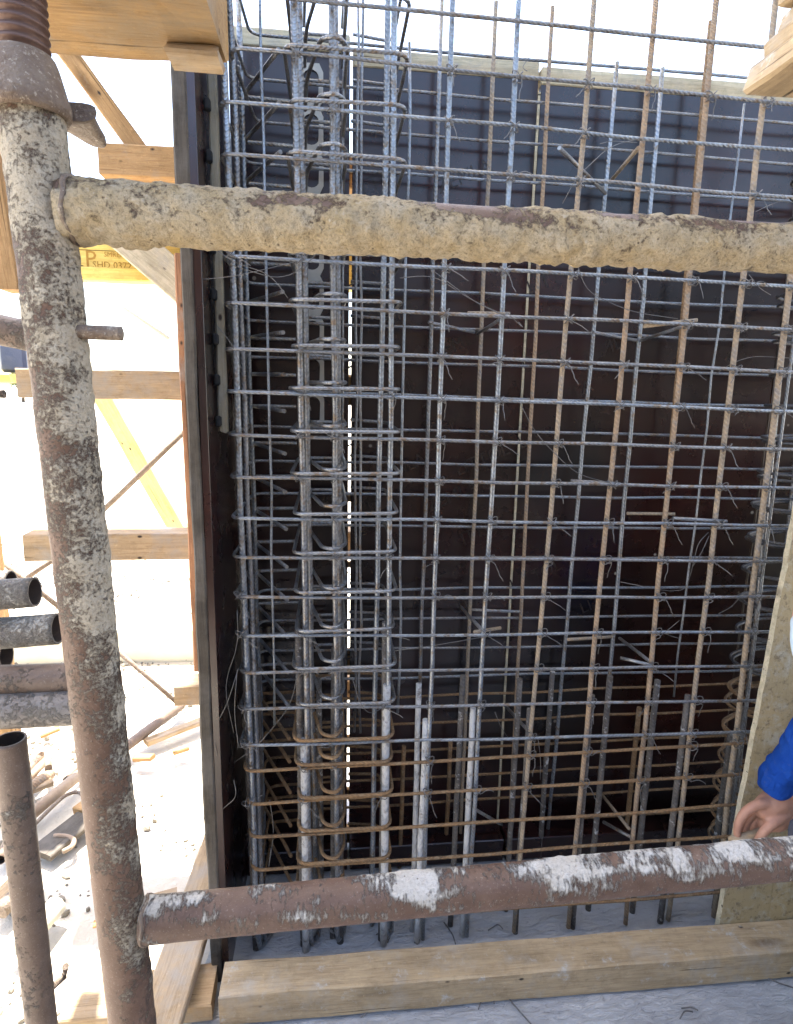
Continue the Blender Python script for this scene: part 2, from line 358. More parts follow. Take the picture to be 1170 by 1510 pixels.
def crust_pipe(name, p0, p1, r, mat, cfun, amp=.004, parent=None, hollow=False, ds=.006, sides=44, fade=None):
    p0, p1 = Vector(p0), Vector(p1); L = (p1-p0).length; x = (p1-p0).normalized()
    ref = Vector((0, 0, 1)) if abs(x.z) < .9 else Vector((0, -1, 0))
    s = (ref-x*ref.dot(x)).normalized(); b = x.cross(s)
    n = max(8, int(L/ds)); bm = bmesh.new(); lay = bm.verts.layers.float.new('crust'); rings = []
    for i in range(n+1):
        row = []
        for k in range(sides):
            a = 2*math.pi*k/sides; d = s*math.cos(a)+b*math.sin(a); c = p0+x*(L*i/n)
            q = c+d*r
            cr = cfun(i/n, d, q)
            f1 = noise.fractal(q*22, .8, 2.1, 4)+.5*noise.noise(q*8); f2 = noise.fractal(q*85+Vector((3, 7, 1)), .8, 2.1, 3)
            rr = r*(fade(i/n) if fade else 1) + max(0, min(1.2, cr+.5*f1))*amp*(.75+.5*f2) + f2*amp*.18*max(.1, min(1, cr))
            v = bm.verts.new(c+d*rr); v[lay] = cr+.35*f1
            row.append(v)
        rings.append(row)
    for A, B in zip(rings, rings[1:]):
        for k in range(sides):
            f = bm.faces.new((A[k], B[k], B[(k+1) % sides], A[(k+1) % sides])); f.smooth = True
    if hollow:
        for row, dr in ((rings[0], 1), (rings[-1], -1)):
            c = sum((v.co for v in row), Vector())/sides; prev = row
            for (sc, dx) in ((.86, 0), (.84, .25)):
                nw = [bm.verts.new(c+(v.co-c)*sc+x*dr*dx) for v in row]
                for v in nw: v[lay] = -.3
                for k in range(sides):
                    f = bm.faces.new((prev[k], prev[(k+1) % sides], nw[(k+1) % sides], nw[k])); f.smooth = True
                    f.material_index = 1 if dx else 0
                prev = nw
            bm.faces.new(prev).material_index = 1
    else:
        bm.faces.new(rings[0]); bm.faces.new(rings[-1])
    bmesh.ops.recalc_face_normals(bm, faces=bm.faces)
    o = link(name, finish(bm, name), mat, parent)
    if hollow: o.data.materials.append(M['bore'])
    return o

def under(o, t):          # make a world-built part a child of an Empty that has only a location
    o.parent = t; o.matrix_parent_inverse = Matrix.Translation(-t.location); return o

# ------------------------------------------------------------------ the setting
def ground():
    bm = bmesh.new(); xs = [-600, -120, -40, -16] + [-9+.3*i for i in range(61)] + [16, 40, 120, 600]
    rows = [[bm.verts.new((x, y, 0)) for x in xs] for y in xs]
    for v in bm.verts:
        if abs(v.co.x) < 9.1 and abs(v.co.y) < 9.1:
            v.co.z = -.045 + .03*noise.fractal(Vector((v.co.x*1.1, v.co.y*1.1, 0)), .8, 2, 4)
        else: v.co.z = -.05
    for A, B in zip(rows, rows[1:]):
        for i in range(len(xs)-1): f = bm.faces.new((A[i], A[i+1], B[i+1], B[i])); f.smooth = True
    o = link('ground', finish(bm, 'ground'), M['soil']); o['kind'] = 'structure'
ground()
def slab_obj():
    bm = bmesh.new(); nx, ny = 110, 70; x0, x1, y0, y1 = -.345, 3.2, -2.2, .9
    top = [[bm.verts.new((x0+(x1-x0)*i/nx, y0+(y1-y0)*j/ny, 0)) for i in range(nx+1)] for j in range(ny+1)]
    for row in top:
        for v in row:
            v.co.z = .004*noise.fractal(v.co*16, .9, 2, 4)-.003
            if v.co.x < x0+.001: v.co.x += .03*noise.noise(v.co*6)
    for A, B in zip(top, top[1:]):
        for i in range(nx): f = bm.faces.new((A[i], A[i+1], B[i+1], B[i])); f.smooth = True
    edge = [top[0][i] for i in range(nx+1)]+[top[j][nx] for j in range(1, ny+1)]+[top[ny][i] for i in range(nx-1, -1, -1)]+[top[j][0] for j in range(ny-1, 0, -1)]
    low = [bm.verts.new((v.co.x, v.co.y, -.15)) for v in edge]
    for i in range(len(edge)):
        k = (i+1) % len(edge); bm.faces.new((edge[k], edge[i], low[i], low[k]))
    o = link('concrete_slab', finish(bm, 'slab'), M['slab']); o['kind'] = 'structure'
slab_obj()

# loose stones and rubble: nobody could count them
def rubble():
    bm = bmesh.new(); rnd = random.Random(5)
    base = bmesh.new(); bmesh.ops.create_icosphere(base, subdivisions=1, radius=1); bv = [v.co.copy() for v in base.verts]; bf = [[v.index for v in f.verts] for f in base.faces]; base.free()
    n = 0
    while n < 7000:
        x = rnd.uniform(-3.4, -.40); y = rnd.uniform(-.7, 5.0)
        if noise.fractal(Vector((x*1.3, y*1.3, 4)), .8, 2, 3) < rnd.uniform(-.15, .35): continue
        s = min(.016, rnd.paretovariate(2.0)*.0042)
        z = -.045+.03*noise.fractal(Vector((x*1.1, y*1.1, 0)), .8, 2, 4)
        if x > -.36 and y < .92: z = 0.0
        R = Euler((rnd.random()*6, rnd.random()*6, rnd.random()*6)).to_matrix(); sc = Vector((s*rnd.uniform(.7, 1.6), s*rnd.uniform(.6, 1.2), s*rnd.uniform(.5, .9)))
        vs = [bm.verts.new(R @ Vector((c.x*sc.x*rnd.uniform(.8, 1.2), c.y*sc.y, c.z*sc.z))+Vector((x, y, z+s*.2))) for c in bv]
        for f in bf: bm.faces.new([vs[i] for i in f])
        n += 1
    o = link('rubble', finish(bm, 'rubble'), M['stone']); o['kind'] = 'stuff'
    o['label'] = 'scattered grey stones and dust lumps on the pale sunlit ground'; o['category'] = 'rubble'
rubble()

# ------------------------------------------------------------------ formwork
YB = .392                                         # face of the back shutter
ZT = P(515, 85, .392).z
def panel_back(x0, x1, label, ztop, prints=()):
    t = thing('shutter_wall', label, 'formwork panel', ((x0+x1)/2, YB, 0), 'back formwork panels')
    o = box('plywood_face', (x0, YB, .0), (x1, YB+.021, ztop), M['film'], None, .0015); under(o, t)
    o = box('top_edge_strip', (x0, YB-.002, ztop+.0005), (x1, YB+.07, ztop+.045), M['plyedge'], None, .003); under(o, t)
    under(box('floor_shade_strip', (x0, YB-.10, .004), (x1, YB-.0008, .085), M['film'], None, .003), t)  # dark strip added where the floor at the back is only shaded
    if x1-x0 > .5:
        n = max(2, int((x1-x0)/.32)+1)
        for i in range(n):
            xx = x0+.05+(x1-x0-.1)*i/(n-1)
            beam('stud', (xx, YB+.0475, .02), (xx, YB+.0475, ztop-.01), .08, .05, M['orange'], t, side=(1, 0, 0))
    else:
        beam('stud', ((x0+x1)/2, YB+.0475, .02), ((x0+x1)/2, YB+.0475, ztop-.01), .06, .05, M['orange'], t, side=(1, 0, 0))
    return t
XS = P(769, 600, YB).x
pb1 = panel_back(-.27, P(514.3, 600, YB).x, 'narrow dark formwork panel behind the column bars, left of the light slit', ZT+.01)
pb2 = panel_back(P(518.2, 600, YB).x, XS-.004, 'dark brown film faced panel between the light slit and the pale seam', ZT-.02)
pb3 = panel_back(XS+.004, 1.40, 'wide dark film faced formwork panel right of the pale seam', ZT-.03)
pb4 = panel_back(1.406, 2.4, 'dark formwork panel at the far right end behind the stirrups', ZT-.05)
# pale batten in the seam
under(box('seam_batten', (XS-.0035, YB-.001, .02), (XS+.0035, YB+.02, ZT-.05), M['plyedge'], None, 0), pb3)

for ya, yb in ((322, 336), (555, 598), (728, 742), (832, 840), (962, 1000), (1092, 1108), (1170, 1182), (1226, 1250)):
    xs = P(516, ya, YB).x; under(box('slit_packer', (xs-.02, YB+.0215, P(516, yb, YB).z), (xs+.02, YB+.04, P(516, ya, YB).z), M['orange'], None, .002), pb1)
# faint slanted printing on the film
def text_me(s, size):
    c = bpy.data.curves.new('t', 'FONT'); c.body = s; c.size = size; c.align_x = 'CENTER'; c.align_y = 'CENTER'; c.resolution_u = 2
    o = bpy.data.objects.new('t', c); COL.objects.link(o)
    me = bpy.data.meshes.new_from_object(o.evaluated_get(bpy.context.evaluated_depsgraph_get()))
    bpy.data.objects.remove(o); bpy.data.curves.remove(c)
    return me
tm = {w: text_me(w, .055) for w in ('ZEMLA', 'LITTOL')}
for w in tm: tm[w].materials.append(M['print'])
rnd = random.Random(3)
for pn, xa, xb in ((pb2, .12, XS-.05), (pb3, XS+.08, .95)):
    k = 0
    for iz in range(13):
        for ix in range(2):
            xx = xa+(xb-xa)*(ix+.35*(iz % 2))/1.6; zz = .75+iz*.115+.03*ix
            if zz > 2.2 or (pn is pb3 and rnd.random() < .55): continue
            o = link('printed_word', tm['ZEMLA' if (iz+ix) % 2 else 'LITTOL']); o.location = (xx, YB-.0012, zz)
            o.rotation_euler = Euler((math.pi/2, 0, 0)); o.rotation_euler.rotate_axis('Z', math.radians(24))
            under(o, pn)

# left side panel, seen almost edge on
tl = thing('side_shutter_wall', 'dark side formwork panel with weathered grey timber edge, left of the bars', 'formwork panel', (-.29, .2, 0))
under(box('plywood_face', (-.289, -.062, .0), (-.272, YB-.003, ZT+.02), M['film'], None, .001), tl)
beam('edge_stud', (-.3035, -.030, 0), (-.3035, -.030, ZT+.03), .07, .0275, M['greywood'], tl, side=(0, 1, 0), jit=.004)
beam('edge_stud', (-.3125, .33, 0), (-.3125, .33, ZT), .08, .045, M['orange'], tl, side=(0, 1, 0))
for i, z in enumerate((.25, .95, 1.6, 2.2)):
    pass
xo = P(290, 700, .50).x
beam('outer_stud', (xo, .50, P(295, 980, .50).z), (xo-.002, .50, P(285, 380, .50).z), .10, .05, M['redwood'], tl, side=(0, 1, 0))
beam('outer_stud', (xo+.012, .50, .02), (xo+.012, .50, P(300, 1030, .50).z), .10, .05, M['redwood'], tl, side=(0, 1, 0))
# notched zinc strip on the side panel, slotted strip on the back panel
def notched():
    zs0 = P(325, 637, .04).z; x0 = P(306, 150, .045).x; x1 = P(321, 150, .045).x
    beam('pale_batten', ((x0+x1)/2, .05, zs0), ((x0+x1)/2, .05, ZT), x1-x0, .022, M['greypine'], tl, side=(1, 0, 0))
    for yy in (78, 155, 231, 300, 366, 434, 500, 560, 621):
        q = P(306, yy, .03)
        under(box('black_clip', (x0-.004, .018, q.z-.013), (x0+(x1-x0)*.42, .0385, q.z+.013), M['black'], None, .004), tl)
notched()
def slotted():
    w = .066; xc = P(462, 600, YB).x; zb = P(462, 632, YB).z; bm = bmesh.new(); Y = YB-.004
    rows = [P(462, yy, .45).z for yy in (70, 130, 190, 250, 302, 372, 437, 500, 560, 605)]
    rows = [zb+.055+.108*i for i in range(9)]
    def ring(zc, hw, hh):
        pts = []
        for i in range(16):
            a = math.pi*2*i/16; pts.append((xc+hw*math.cos(a), zc+(hh if math.sin(a) >= 0 else -hh)*.55+hw*math.sin(a)*.9))
        return pts
    # each cell: outer rectangle sampled to the same 16 angles as the slot
    for n, zc in enumerate(rows):
        z0, z1 = zc-.054, zc+.054
        inn = ring(zc, .021, .036); outp = []
        for i in range(16):
            a = math.pi*2*i/16; c, s = math.cos(a), math.sin(a); k = min((w/2)/abs(c) if abs(c) > 1e-6 else 9, .054/abs(s) if abs(s) > 1e-6 else 9)
            outp.append((xc+c*k, zc+s*k))
        for yy, fl in ((Y-.002, 0), (Y, 1)):
            I = [bm.verts.new((a, yy, b)) for a, b in inn]; O = [bm.verts.new((a, yy, b)) for a, b in outp]
            for i in range(16):
                k = (i+1) % 16; bm.faces.new((O[i], O[k], I[k], I[i]))
            if fl == 0: I0 = I
            else:
                for i in range(16):
                    k = (i+1) % 16; bm.faces.new((I0[i], I0[k], I[k], I[i]))
    bmesh.ops.recalc_face_normals(bm, faces=bm.faces)
    under(link('slotted_strip', finish(bm, 's'), M['zinc']), pb1)
slotted()

# ------------------------------------------------------------------ reinforcement cage
cage = thing('rebar_cage', 'tied steel reinforcement cage of crossing bars and stirrups standing before the dark panels', 'rebar cage', (.8, .17, 0))
def cpart(o): return under(o, cage)
YF, YK = -.010, .352                              # front and back layer of horizontal bars
HP = [((341, 70), (1162, 153)), ((324, 149), (1170, 223)), ((326, 226), (1170, 291)), None,
 ((331, 377), (1170, 422)), ((332, 446), (1170, 486)), ((334, 514), (1170, 548)), ((336, 577), (1170, 606)),
 ((338, 641), (1170, 663)), ((341, 704), (1170, 720)), ((343, 764), (1166, 774)), ((344, 822), (1158, 828)),
 ((348, 880), (1146, 881)), ((355, 938), (1138, 931)), ((355, 993), (1126, 981)), ((355, 1046), (1118, 1032)),
 ((356, 1099), (1106, 1079)), ((361, 1138), (1106, 1096)), ((365, 1187), (1094, 1142)), ((368, 1235), (1086, 1187)), ((372, 1284), (1078, 1232))]
ROW = []
for h in HP:
    if h is None: ROW.append(None); continue
    a, b = P(*h[0], YF), P(*h[1], YF); k = (b.z-a.z)/(b.x-a.x); ROW.append((a.x, a.z, k))
ROW[3] = (ROW[2][0], (ROW[2][1]+ROW[4][1])/2, (ROW[2][2]+ROW[4][2])/2)
ROW = [(ROW[0][0]-.01, ROW[0][1]+.205, -.015), (ROW[0][0]-.02, ROW[0][1]+.102, -.015)]+ROW
ROW += [(-.208, ROW[-1][1]-.095, .012), (-.206, ROW[-1][1]-.185, .01)]
NR = len(ROW)
def rz(i, x): xl, z, k = ROW[i]; return z+k*(x-xl)
wob = random.Random(11)
XR = 2.0
for i in range(NR):
    xl, z, k = ROW[i]; rusty = i >= 19
    mat = M['brown'] if rusty else (M['steel'] if i % 3 else M['steelb'])
    xl2 = max(xl, -.258)-.004; kb = k*.6
    pts = [(XR, YF, rz(i, XR))]
    for j in range(9, 0, -1):
        xx = xl2+(XR-xl2)*j/10; pts.append((xx, YF+wob.uniform(-.003, .003), rz(i, xx)+wob.uniform(-.0025, .0025)))
    corner = [(xl2, YF, z), (xl2+.012, YK, z)]
    back = []
    for j in range(1, 10):
        xx = xl2+(XR-xl2)*j/10; back.append((xx, YK+wob.uniform(-.003, .003), z+kb*(xx-xl2)+wob.uniform(-.003, .003)))
    back.append((XR, YK, z+kb*(XR-xl2)))
    path = fillet(pts+corner+back, .035, 5)
    cpart(tube('horizontal_bar', path, .0044 if not rusty else .0044, mat))
# vertical bars: (pixel at top, pixel at bottom, plane, radius, material, runs on above)
VB = [((329, 34), (377, 1298), .012, .0095, 'steelb'), ((341, 34), (386, 1298), .035, .0085, 'steel'),
 ((353, 60), (385, 1092), .30, .009, 'steelb'), ((386, 34), (405, 1070), .045, .0042, 'steelb'),
 ((434, 17), (454, 1126), .012, .0098, 'steel'), ((442, 17), (463, 1126), .10, .0095, 'steel'),
 ((490, 17), (496, 1092), .016, .0088, 'steel'), ((496, 17), (502, 1092), .12, .0088, 'steel'), ((507, 30), (504, 1100), .2, .004, 'steel'),
 ((582, 17), (571, 1126), .012, .0085, 'steelb'), ((573, 17), (552, 1126), .06, .0085, 'steelb'),
 ((529, 25), (523, 1080), .25, .0045, 'steel'), ((534, 25), (531, 1080), .12, .0042, 'steel'),
 ((605, 62), (587, 1050), .10, .0045, 'steelb'),
 ((666, 68), (633, 1092), .008, .0075, 'steelb'), ((764, 40), (702, 1144), .008, .0078, 'steelb'),
 ((869, 92), (778, 1144), .008, .0080, 'tan'), ((959, 96), (859, 1144), .008, .0085, 'rust'),
 ((1047, 104), (943, 1144), .008, .0085, 'rust'), ((1126, 153), (1011, 1144), .008, .0088, 'tan'), ((1196, 160), (1078, 1144), .008, .0095, 'tan'),
 ((649, 68), (619, 1020), .335, .0075, 'steel'), ((728, 80), (683, 1144), .335, .0075, 'tan'), ((810, 88), (756, 1144), .335, .0075, 'rust'),
 ((911, 92), (816, 1144), .335, .0078, 'steelb'), ((978, 100), (885, 1144), .335, .0082, 'steelb'), ((1098, 153), (994, 1027), .2, .0040, 'steelb'),
 ((1040, 120), (938, 1200), .335, .0070, 'brown'),
 ((1214, 160), (1086, 1144), .03, .0050, 'steelb'), ((1190, 160), (1090, 1144), .20, .0085, 'steel'), ((1215, 260), (1125, 1144), .335, .008, 'steel'), ((1250, 260), (1140, 1144), .10, .009, 'steel')]
STOP = {24: 0.0, 25: 0.0, 26: .0, 13: 0}
FRONTX = []
for n, (a, b, Y, r, mt) in enumerate(VB):
    A, B = P(*a, Y), P(*b, Y); d = (B-A)/(B.z-A.z)
    z1 = A.z if n in STOP else 2.57
    z0 = B.z if r < .005 else .012
    if n == 7 or n == 5: z0 = .02
    pts = []
    for j in range(13):
        z = z1+(z0-z1)*j/12; q = A+d*(z-A.z)
        w = .0022 if r > .005 else .004
        pts.append((q.x+wob.uniform(-w, w), q.y+wob.uniform(-w, w), z))
    if r > .005 and n < 11 and n not in (2,):
        # short hooked foot resting on the slab
        q = Vector(pts[-1]); pts = pts[:-1]+[(q.x, q.y, .05), (q.x+.004, q.y-.0, .02), (q.x+.02, q.y+.03, .012), (q.x+.03, q.y+.10, .011)]
    cpart(tube('vertical_bar', pts, r*.78, M[mt]))
    if Y == .008: FRONTX.append((A, d))
# starter bars cast into the slab, crusted with cement
SB = [((362, 940), .03, .0105, 'crusted'), ((372, 960), .08, .0095, 'crusted'), ((380, 985), .2, .009, 'crusted'), ((440, 928), .03, .0095, 'crusted'), ((449, 1090), .012, .0105, 'white'), ((470, 1000), .16, .009, 'crusted'),
 ((494, 955), .05, .0098, 'crusted'), ((500, 1050), .03, .0102, 'crusted'), ((569, 917), .03, .0095, 'crusted'), ((571, 1010), .012, .0108, 'white'), ((553, 1080), .16, .008, 'crusted'),
 ((618, 1008), .05, .0078, 'white'), ((628, 1061), .012, .0085, 'white'), ((683, 996), .06, .008, 'crusted'), ((698, 1044), .02, .0085, 'white'),
 ((767, 1001), .1, .008, 'crusted'), ((782, 1045), .02, .0088, 'crusted'), ((815, 990), .30, .0085, 'crusted'), ((873, 1025), .02, .0085, 'crusted'), ((900, 997), .08, .0085, 'crusted'),
 ((943, 1043), .335, .008, 'brown'), ((970, 1003), .06, .0085, 'crusted'), ((1015, 1025), .02, .0088, 'crusted'), ((1098, 1043), .05, .0095, 'crusted'), ((1078, 1080), .15, .009, 'crusted'), ((596, 1100), .3, .007, 'brown'), ((665, 1090), .335, .007, 'brown')]
for (x, y), Y, r, mt in SB:
    q = P(x, y, Y); lean = wob.uniform(-.006, .006)
    pts = [(q.x+lean*j/6+wob.uniform(-.001, .001), q.y, q.z*(1-j/6)-.01) for j in range(7)]; pts[0] = (q.x, q.y, q.z)
    cpart(tube('starter_bar', pts, r, M[mt], sides=9))
# stirrups round the left column bars, hairpins and hooked tails
for i in range(NR):
    rusty = i >= 18; mat = M['brown'] if rusty else M['steel']
    xl, z, k = ROW[i]; zz = rz(i, 0)+.014
    x0 = P(432, 743, YF).x+wob.uniform(-.006, .006); x1 = P(587, 743, YF).x+wob.uniform(-.004, .006); t = wob.uniform(-.004, .006); u = wob.uniform(-.004, .004)
    c = [(x0, -.018, zz), (x1, -.018, zz+t), (x1, .355, zz+t+u), (x0, .355, zz+u)]
    pts = fillet([((x0+x1)/2, .355, zz+u), c[3], c[0], c[1], c[2], ((x0+x1)/2+.02, .356, zz+u+.008)], .034, 6)
    cpart(tube('stirrup', pts, .0046, mat))
    zz2 = rz(i, 0)+.028+wob.uniform(-.005, .006)
    xc = P(483, 743, YF).x+wob.uniform(-.003, .003)
    hp = [(xc-.060, .335, zz2), (xc-.050, .17, zz2+.002), (xc-.014, -.010, zz2), (xc+.020, -.026, zz2), (xc+.043, .015, zz2+.002), (xc+.038, .335, zz2+.004)]
    cpart(tube('cross_tie', fillet(hp, .045, 6), .0048, mat))
    if 0 < i < NR-1:
        zt = rz(i, -.2)-.045+wob.uniform(-.006, .006)
        b0 = Vector((-.214, .315, zt)); b1 = Vector((-.115, .095, zt-.005))
        cpart(tube('hooked_tail', fillet([(-.10, .36, zt), (-.23, .352, zt), b0, b1], .02, 4), .0052, mat))
# hairpins of the right hand end
for i in range(3, NR):
    rusty = i >= 18; mat = M['brown'] if rusty else M['darksteel']
    for k, (dx, dz, ya, yb) in enumerate(((0, .012, .04, .30), (.035, -.004, .09, .34))):
        xx = 1.25+dx+wob.uniform(-.008, .008); zz = rz(i, 1.1)+dz+wob.uniform(-.004, .004)
        cpart(tube('hairpin_bar', fillet([(XR, ya-.02, zz), (xx+.14, ya, zz), (xx, (ya+yb)/2-.04, zz), (xx, (ya+yb)/2+.06, zz), (xx+.12, yb, zz), (XR, yb, zz)], .07, 6), .0044, mat))
# short spacer bars tied diagonally between the two layers
SPC = [((825, 218), .01, (893, 285), .30), ((942, 218), .02, (900, 268), .32), ((632, 475), .30, (700, 490), .335), ((748, 465), .0, (705, 492), .33), ((690, 462), .0, (752, 463), .005),
 ((875, 490), .28, (940, 502), .33), ((1018, 478), .0, (945, 502), .33), ((950, 481), .0, (1028, 472), .0), ((842, 709), .02, (915, 714), -.005), ((992, 764), .01, (1072, 769), -.005),
 ((995, 758), .30, (925, 757), .30), ((680, 895), .30, (712, 930), .01), ((696, 899), .3, (766, 902), .3), ((700, 932), .0, (738, 926), .05), ((914, 941), .30, (962, 978), .0), ((915, 970), .05, (962, 981), .0), ((838, 943), .1, (902, 939), .2),
 ((745, 1040), .30, (785, 1084), .01), ((700, 1193), .1, (740, 1216), .2), ((888, 1172), .28, (928, 1222), .05), ((890, 1212), .12, (935, 1237), .02)]
for n, (a, Ya, b, Yb) in enumerate(SPC):
    A, B = P(*a, Ya), P(*b, Yb)
    cpart(tube('spacer_bar', [A, (A+B)/2, B], .0048, M['tan' if n % 3 == 1 else 'steel']))
# tie wires
def tie_mesh(seed):
    rr = random.Random(seed); bm = bmesh.new()
    for s in (1, -1):
        pts = [Vector((math.cos(a)*.0105+.001*s, -.006+math.sin(a)*.012, s*math.cos(a)*.0105)) for a in [2*math.pi*j/10 for j in range(11)]]
        tube_bm(pts, .0013, 5, bm=bm)
    p = Vector((.006, -.018, -.004)); pts = [p]
    d = Vector((rr.uniform(-1, 1), rr.uniform(-1, .1), rr.uniform(-1.2, .5))).normalized()
    for j in range(6):
        d = (d+Vector((rr.uniform(-.5, .5), rr.uniform(-.3, .3), rr.uniform(-.6, .3)))).normalized(); p = p+d*rr.uniform(.004, .011); pts.append(p)
    tube_bm(pts, .0010, 4, bm=bm)
    me = finish(bm, 'tie'); me.materials.append(M['wire']); return me
TM = [tie_mesh(s) for s in range(8)]
cnt = 0
for i in range(2, 21):
    for (A, d) in FRONTX:
        if wob.random() < .8 and cnt < 200:
            z = rz(i, A.x); q = A+d*(z-A.z); z = rz(i, q.x)
            o = link('tie_wire', wob.choice(TM)); o.location = (q.x, -.002, z); o.rotation_euler = (0, 0, wob.uniform(-.4, .4))
            cpart(o); cnt += 1
    for X in (-.222, -.072, .006, .14):
        if wob.random() < .4:
            o = link('tie_wire', wob.choice(TM)); o.location = (X, -.004, rz(i, X)+.004); o.rotation_euler = (0, wob.uniform(-.5, .5), wob.uniform(-.6, .6)); cpart(o)
LW = [  # long loose wire ends, drawn through points of the cage
 ([(338, 390), (420, 415), (470, 375), (520, 300)], -.03), ([(275, 413), (330, 410), (380, 400), (440, 385)], -.06), ([(300, 352), (340, 385), (400, 405), (425, 440)], -.04),
 ([(320, 480), (345, 510), (356, 545), (352, 535)], -.03), ([(640, 400), (700, 445), (735, 462), (750, 468)], -.02), ([(590, 410), (640, 405), (690, 440), (745, 465)], -.02),
 ([(752, 465), (768, 480), (772, 483), (765, 475)], -.02), ([(765, 590), (790, 640), (850, 700), (900, 712)], -.02), ([(850, 385), (865, 430), (930, 460), (1000, 470)], -.02), ([(1105, 405), (1120, 425), (1137, 435)], -.02),
 ([(1055, 552), (1080, 535), (1110, 525), (1165, 528)], .02), ([(1045, 785), (1030, 800), (1018, 850), (1010, 870), (985, 872), (915, 858)], .0), ([(1046, 790), (1035, 815), (1022, 835)], -.01),
 ([(350, 900), (352, 950), (330, 1010), (345, 1080)], -.05), ([(352, 985), (335, 1040), (315, 1075), (320, 1115)], -.06), ([(350, 990), (345, 1050), (352, 1100), (350, 1105)], -.05), ([(440, 985), (430, 1040), (380, 1100), (345, 1125)], -.03), ([(345, 1150), (350, 1175), (320, 1200), (300, 1235), (270, 1270)], -.06),
 ([(520, 1000), (530, 1035), (545, 1055), (570, 1040)], -.03), ([(580, 960), (640, 952), (720, 938)], -.02), ([(1060, 905), (1080, 895), (1098, 872)], -.01), ([(975, 937), (990, 925), (1002, 915)], -.01), ([(975, 932), (990, 938), (1004, 942)], -.01),
 ([(730, 1050), (740, 1075), (755, 1095), (770, 1100)], -.01), ([(793, 1085), (798, 1120), (797, 1150)], -.01), ([(790, 70), (770, 100), (778, 105)], -.02), ([(940, 205), (900, 215), (850, 262), (830, 300)], -.02), ([(940, 210), (900, 208), (885, 212)], -.02),
 ([(1115, 312), (1140, 300), (1170, 290)], -.02), ([(400, 1250), (395, 1290), (405, 1225), (398, 1180)], .0)]
for pts, Y in LW:
    q = [P(x, y, Y+.01*wob.uniform(-1, 1)) for x, y in pts]
    cpart(tube('loose_wire', fillet(q, .05, 6), .0008, M['wire'], sides=5))

# ------------------------------------------------------------------ timber around the formwork
def kick(name, label, x0, x1, yc, w, h, z, mat, tilt=0):
    o = beam(name, (x0, yc-tilt, z+h/2), (x1, yc+tilt, z+h/2), w, h, mat, jit=.004); tag(o, label, 'timber'); return o
zf = P(700, 1428, -.19).z
kick('kicker_timber', 'long cement-washed timber beam lying on the slab in front of the bar feet', -.275, 2.3, -.142, .098, max(.05, min(.09, P(800, 1402, -.19).z)), .003, M['cementwood'])
o = beam('floor_plank', (-.66, -.125, .028), (-.30, -.115, .028), .12, .05, M['pine']); tag(o, 'short pale plank end on the ground beneath the diagonal board, beside the pipe post', 'plank')
o = beam('floor_board', (-.415, -.42, .085), (-.352, .62, .085), .105, .035, M['pine']); tag(o, 'long pine board running back along the outer side of the side panel', 'board')
for i, (xl, yc, hpx, zz, lab) in enumerate(((155, 243, 30, 0, 'uppermost horizontal timber end beside the side panel, under the sloping brace'), (35, 565, 40, 0, 'weathered horizontal timber crossing just below the lock pin'), (45, 803, 36, 0, 'cracked horizontal timber beam end above the stacked pipes, third from the top'), (262, 1017, 28, 0, 'short sawn timber end sticking out beside the panel near ground rubble'), (212, 1287, 28, 0, 'orange timber close to the ground behind the lower pipe rail'))):
    q = P(xl, yc, .60)
    o = beam('waler_timber', (q.x, .60, q.z), (2.3, .60, q.z+.01), .10, .088 if i < 3 else .075, M['orange'] if i in (0, 4) else M['pine'])
    tag(o, lab, 'timber', 'horizontal timbers behind the formwork')
# yellow formwork girder with stencilled print
tg = thing('formwork_girder', 'yellow timber formwork girder stencilled with the letter P', 'girder', (-1.0, .8, 2.0))
zb = P(200, 417, .8).z; gx0, gx1 = -2.6, .4
beam('bottom_flange', (gx0, .8, zb+.02), (gx1, .8, zb+.02), .08, .04, M['yellow'], tg)
beam('top_flange', (gx0, .8, zb+.18), (gx1, .8, zb+.18), .08, .04, M['yellow'], tg)
under(box('web', (gx0, .787, zb+.0405), (gx1, .813, zb+.1595), M['yellow'], None, 0), tg)
M['stencil'] = simple('brown_stencil_ink', (.40, .22, .04), (.33, .18, .03), 50, .8, .0002)
for s, size, px, py in (('P', .075, 134, 383), ('SMREKA', .022, 172, 376), ('SHD 0372 920', .030, 178, 392), ('P', .075, 2, 383)):
    me = text_me(s, size); me.materials.append(M['stencil']); o = link('stencilled_lettering', me); q = P(px, py, .786)
    o.location = (q.x, .786, q.z); o.rotation_euler = (math.pi/2, 0, 0); under(o, tg)
# sloping braces
def strut(name, a, Ya, b, Yb, w, h, mat, label, cat='brace', side=(0, 1, 0)):
    A, B = P(*a, Ya), P(*b, Yb); o = beam(name, A, B, w, h, mat, side=side); tag(o, label, cat, 'sloping braces'); return o
strut('timber_brace', (40, -5), .62, (213, 232), .62, .09, .052, M['orange'], 'orange timber brace sloping down from the top left to the uppermost timber end')
strut('timber_brace', (165, 330), .70, (335, 478), .70, .05, .11, M['plyedge'], 'broad sunlit brace sloping in front of the yellow girder')
strut('timber_brace', (140, 560), 1.5, (275, 800), 1.5, .08, .075, M['palepaint'], 'yellow sloping brace below the weathered timber, left of the panel')
strut('timber_brace', (-12, 190), .3, (24, 430), .3, .08, .05, M['orange'], 'orange brace at the left border behind the concrete-splashed post')
def rod(a, Ya, b, Yb, r, mat, label):
    A, B = P(*a, Ya), P(*b, Yb); o = tube('brace_rod', [A, (A+B)/2, B], r, mat, sides=10); tag(o, label, 'brace rod', 'thin steel brace rods')
rod((150, 755), 1.3, (300, 610), 1.3, .012, M['jack'], 'thin rusty rod rising to the right towards the panel across the yellow brace')
rod((0, 826), 1.2, (100, 905), 1.2, .011, M['jack'], 'thin rod sloping down to the right above the stacked pipe ends')
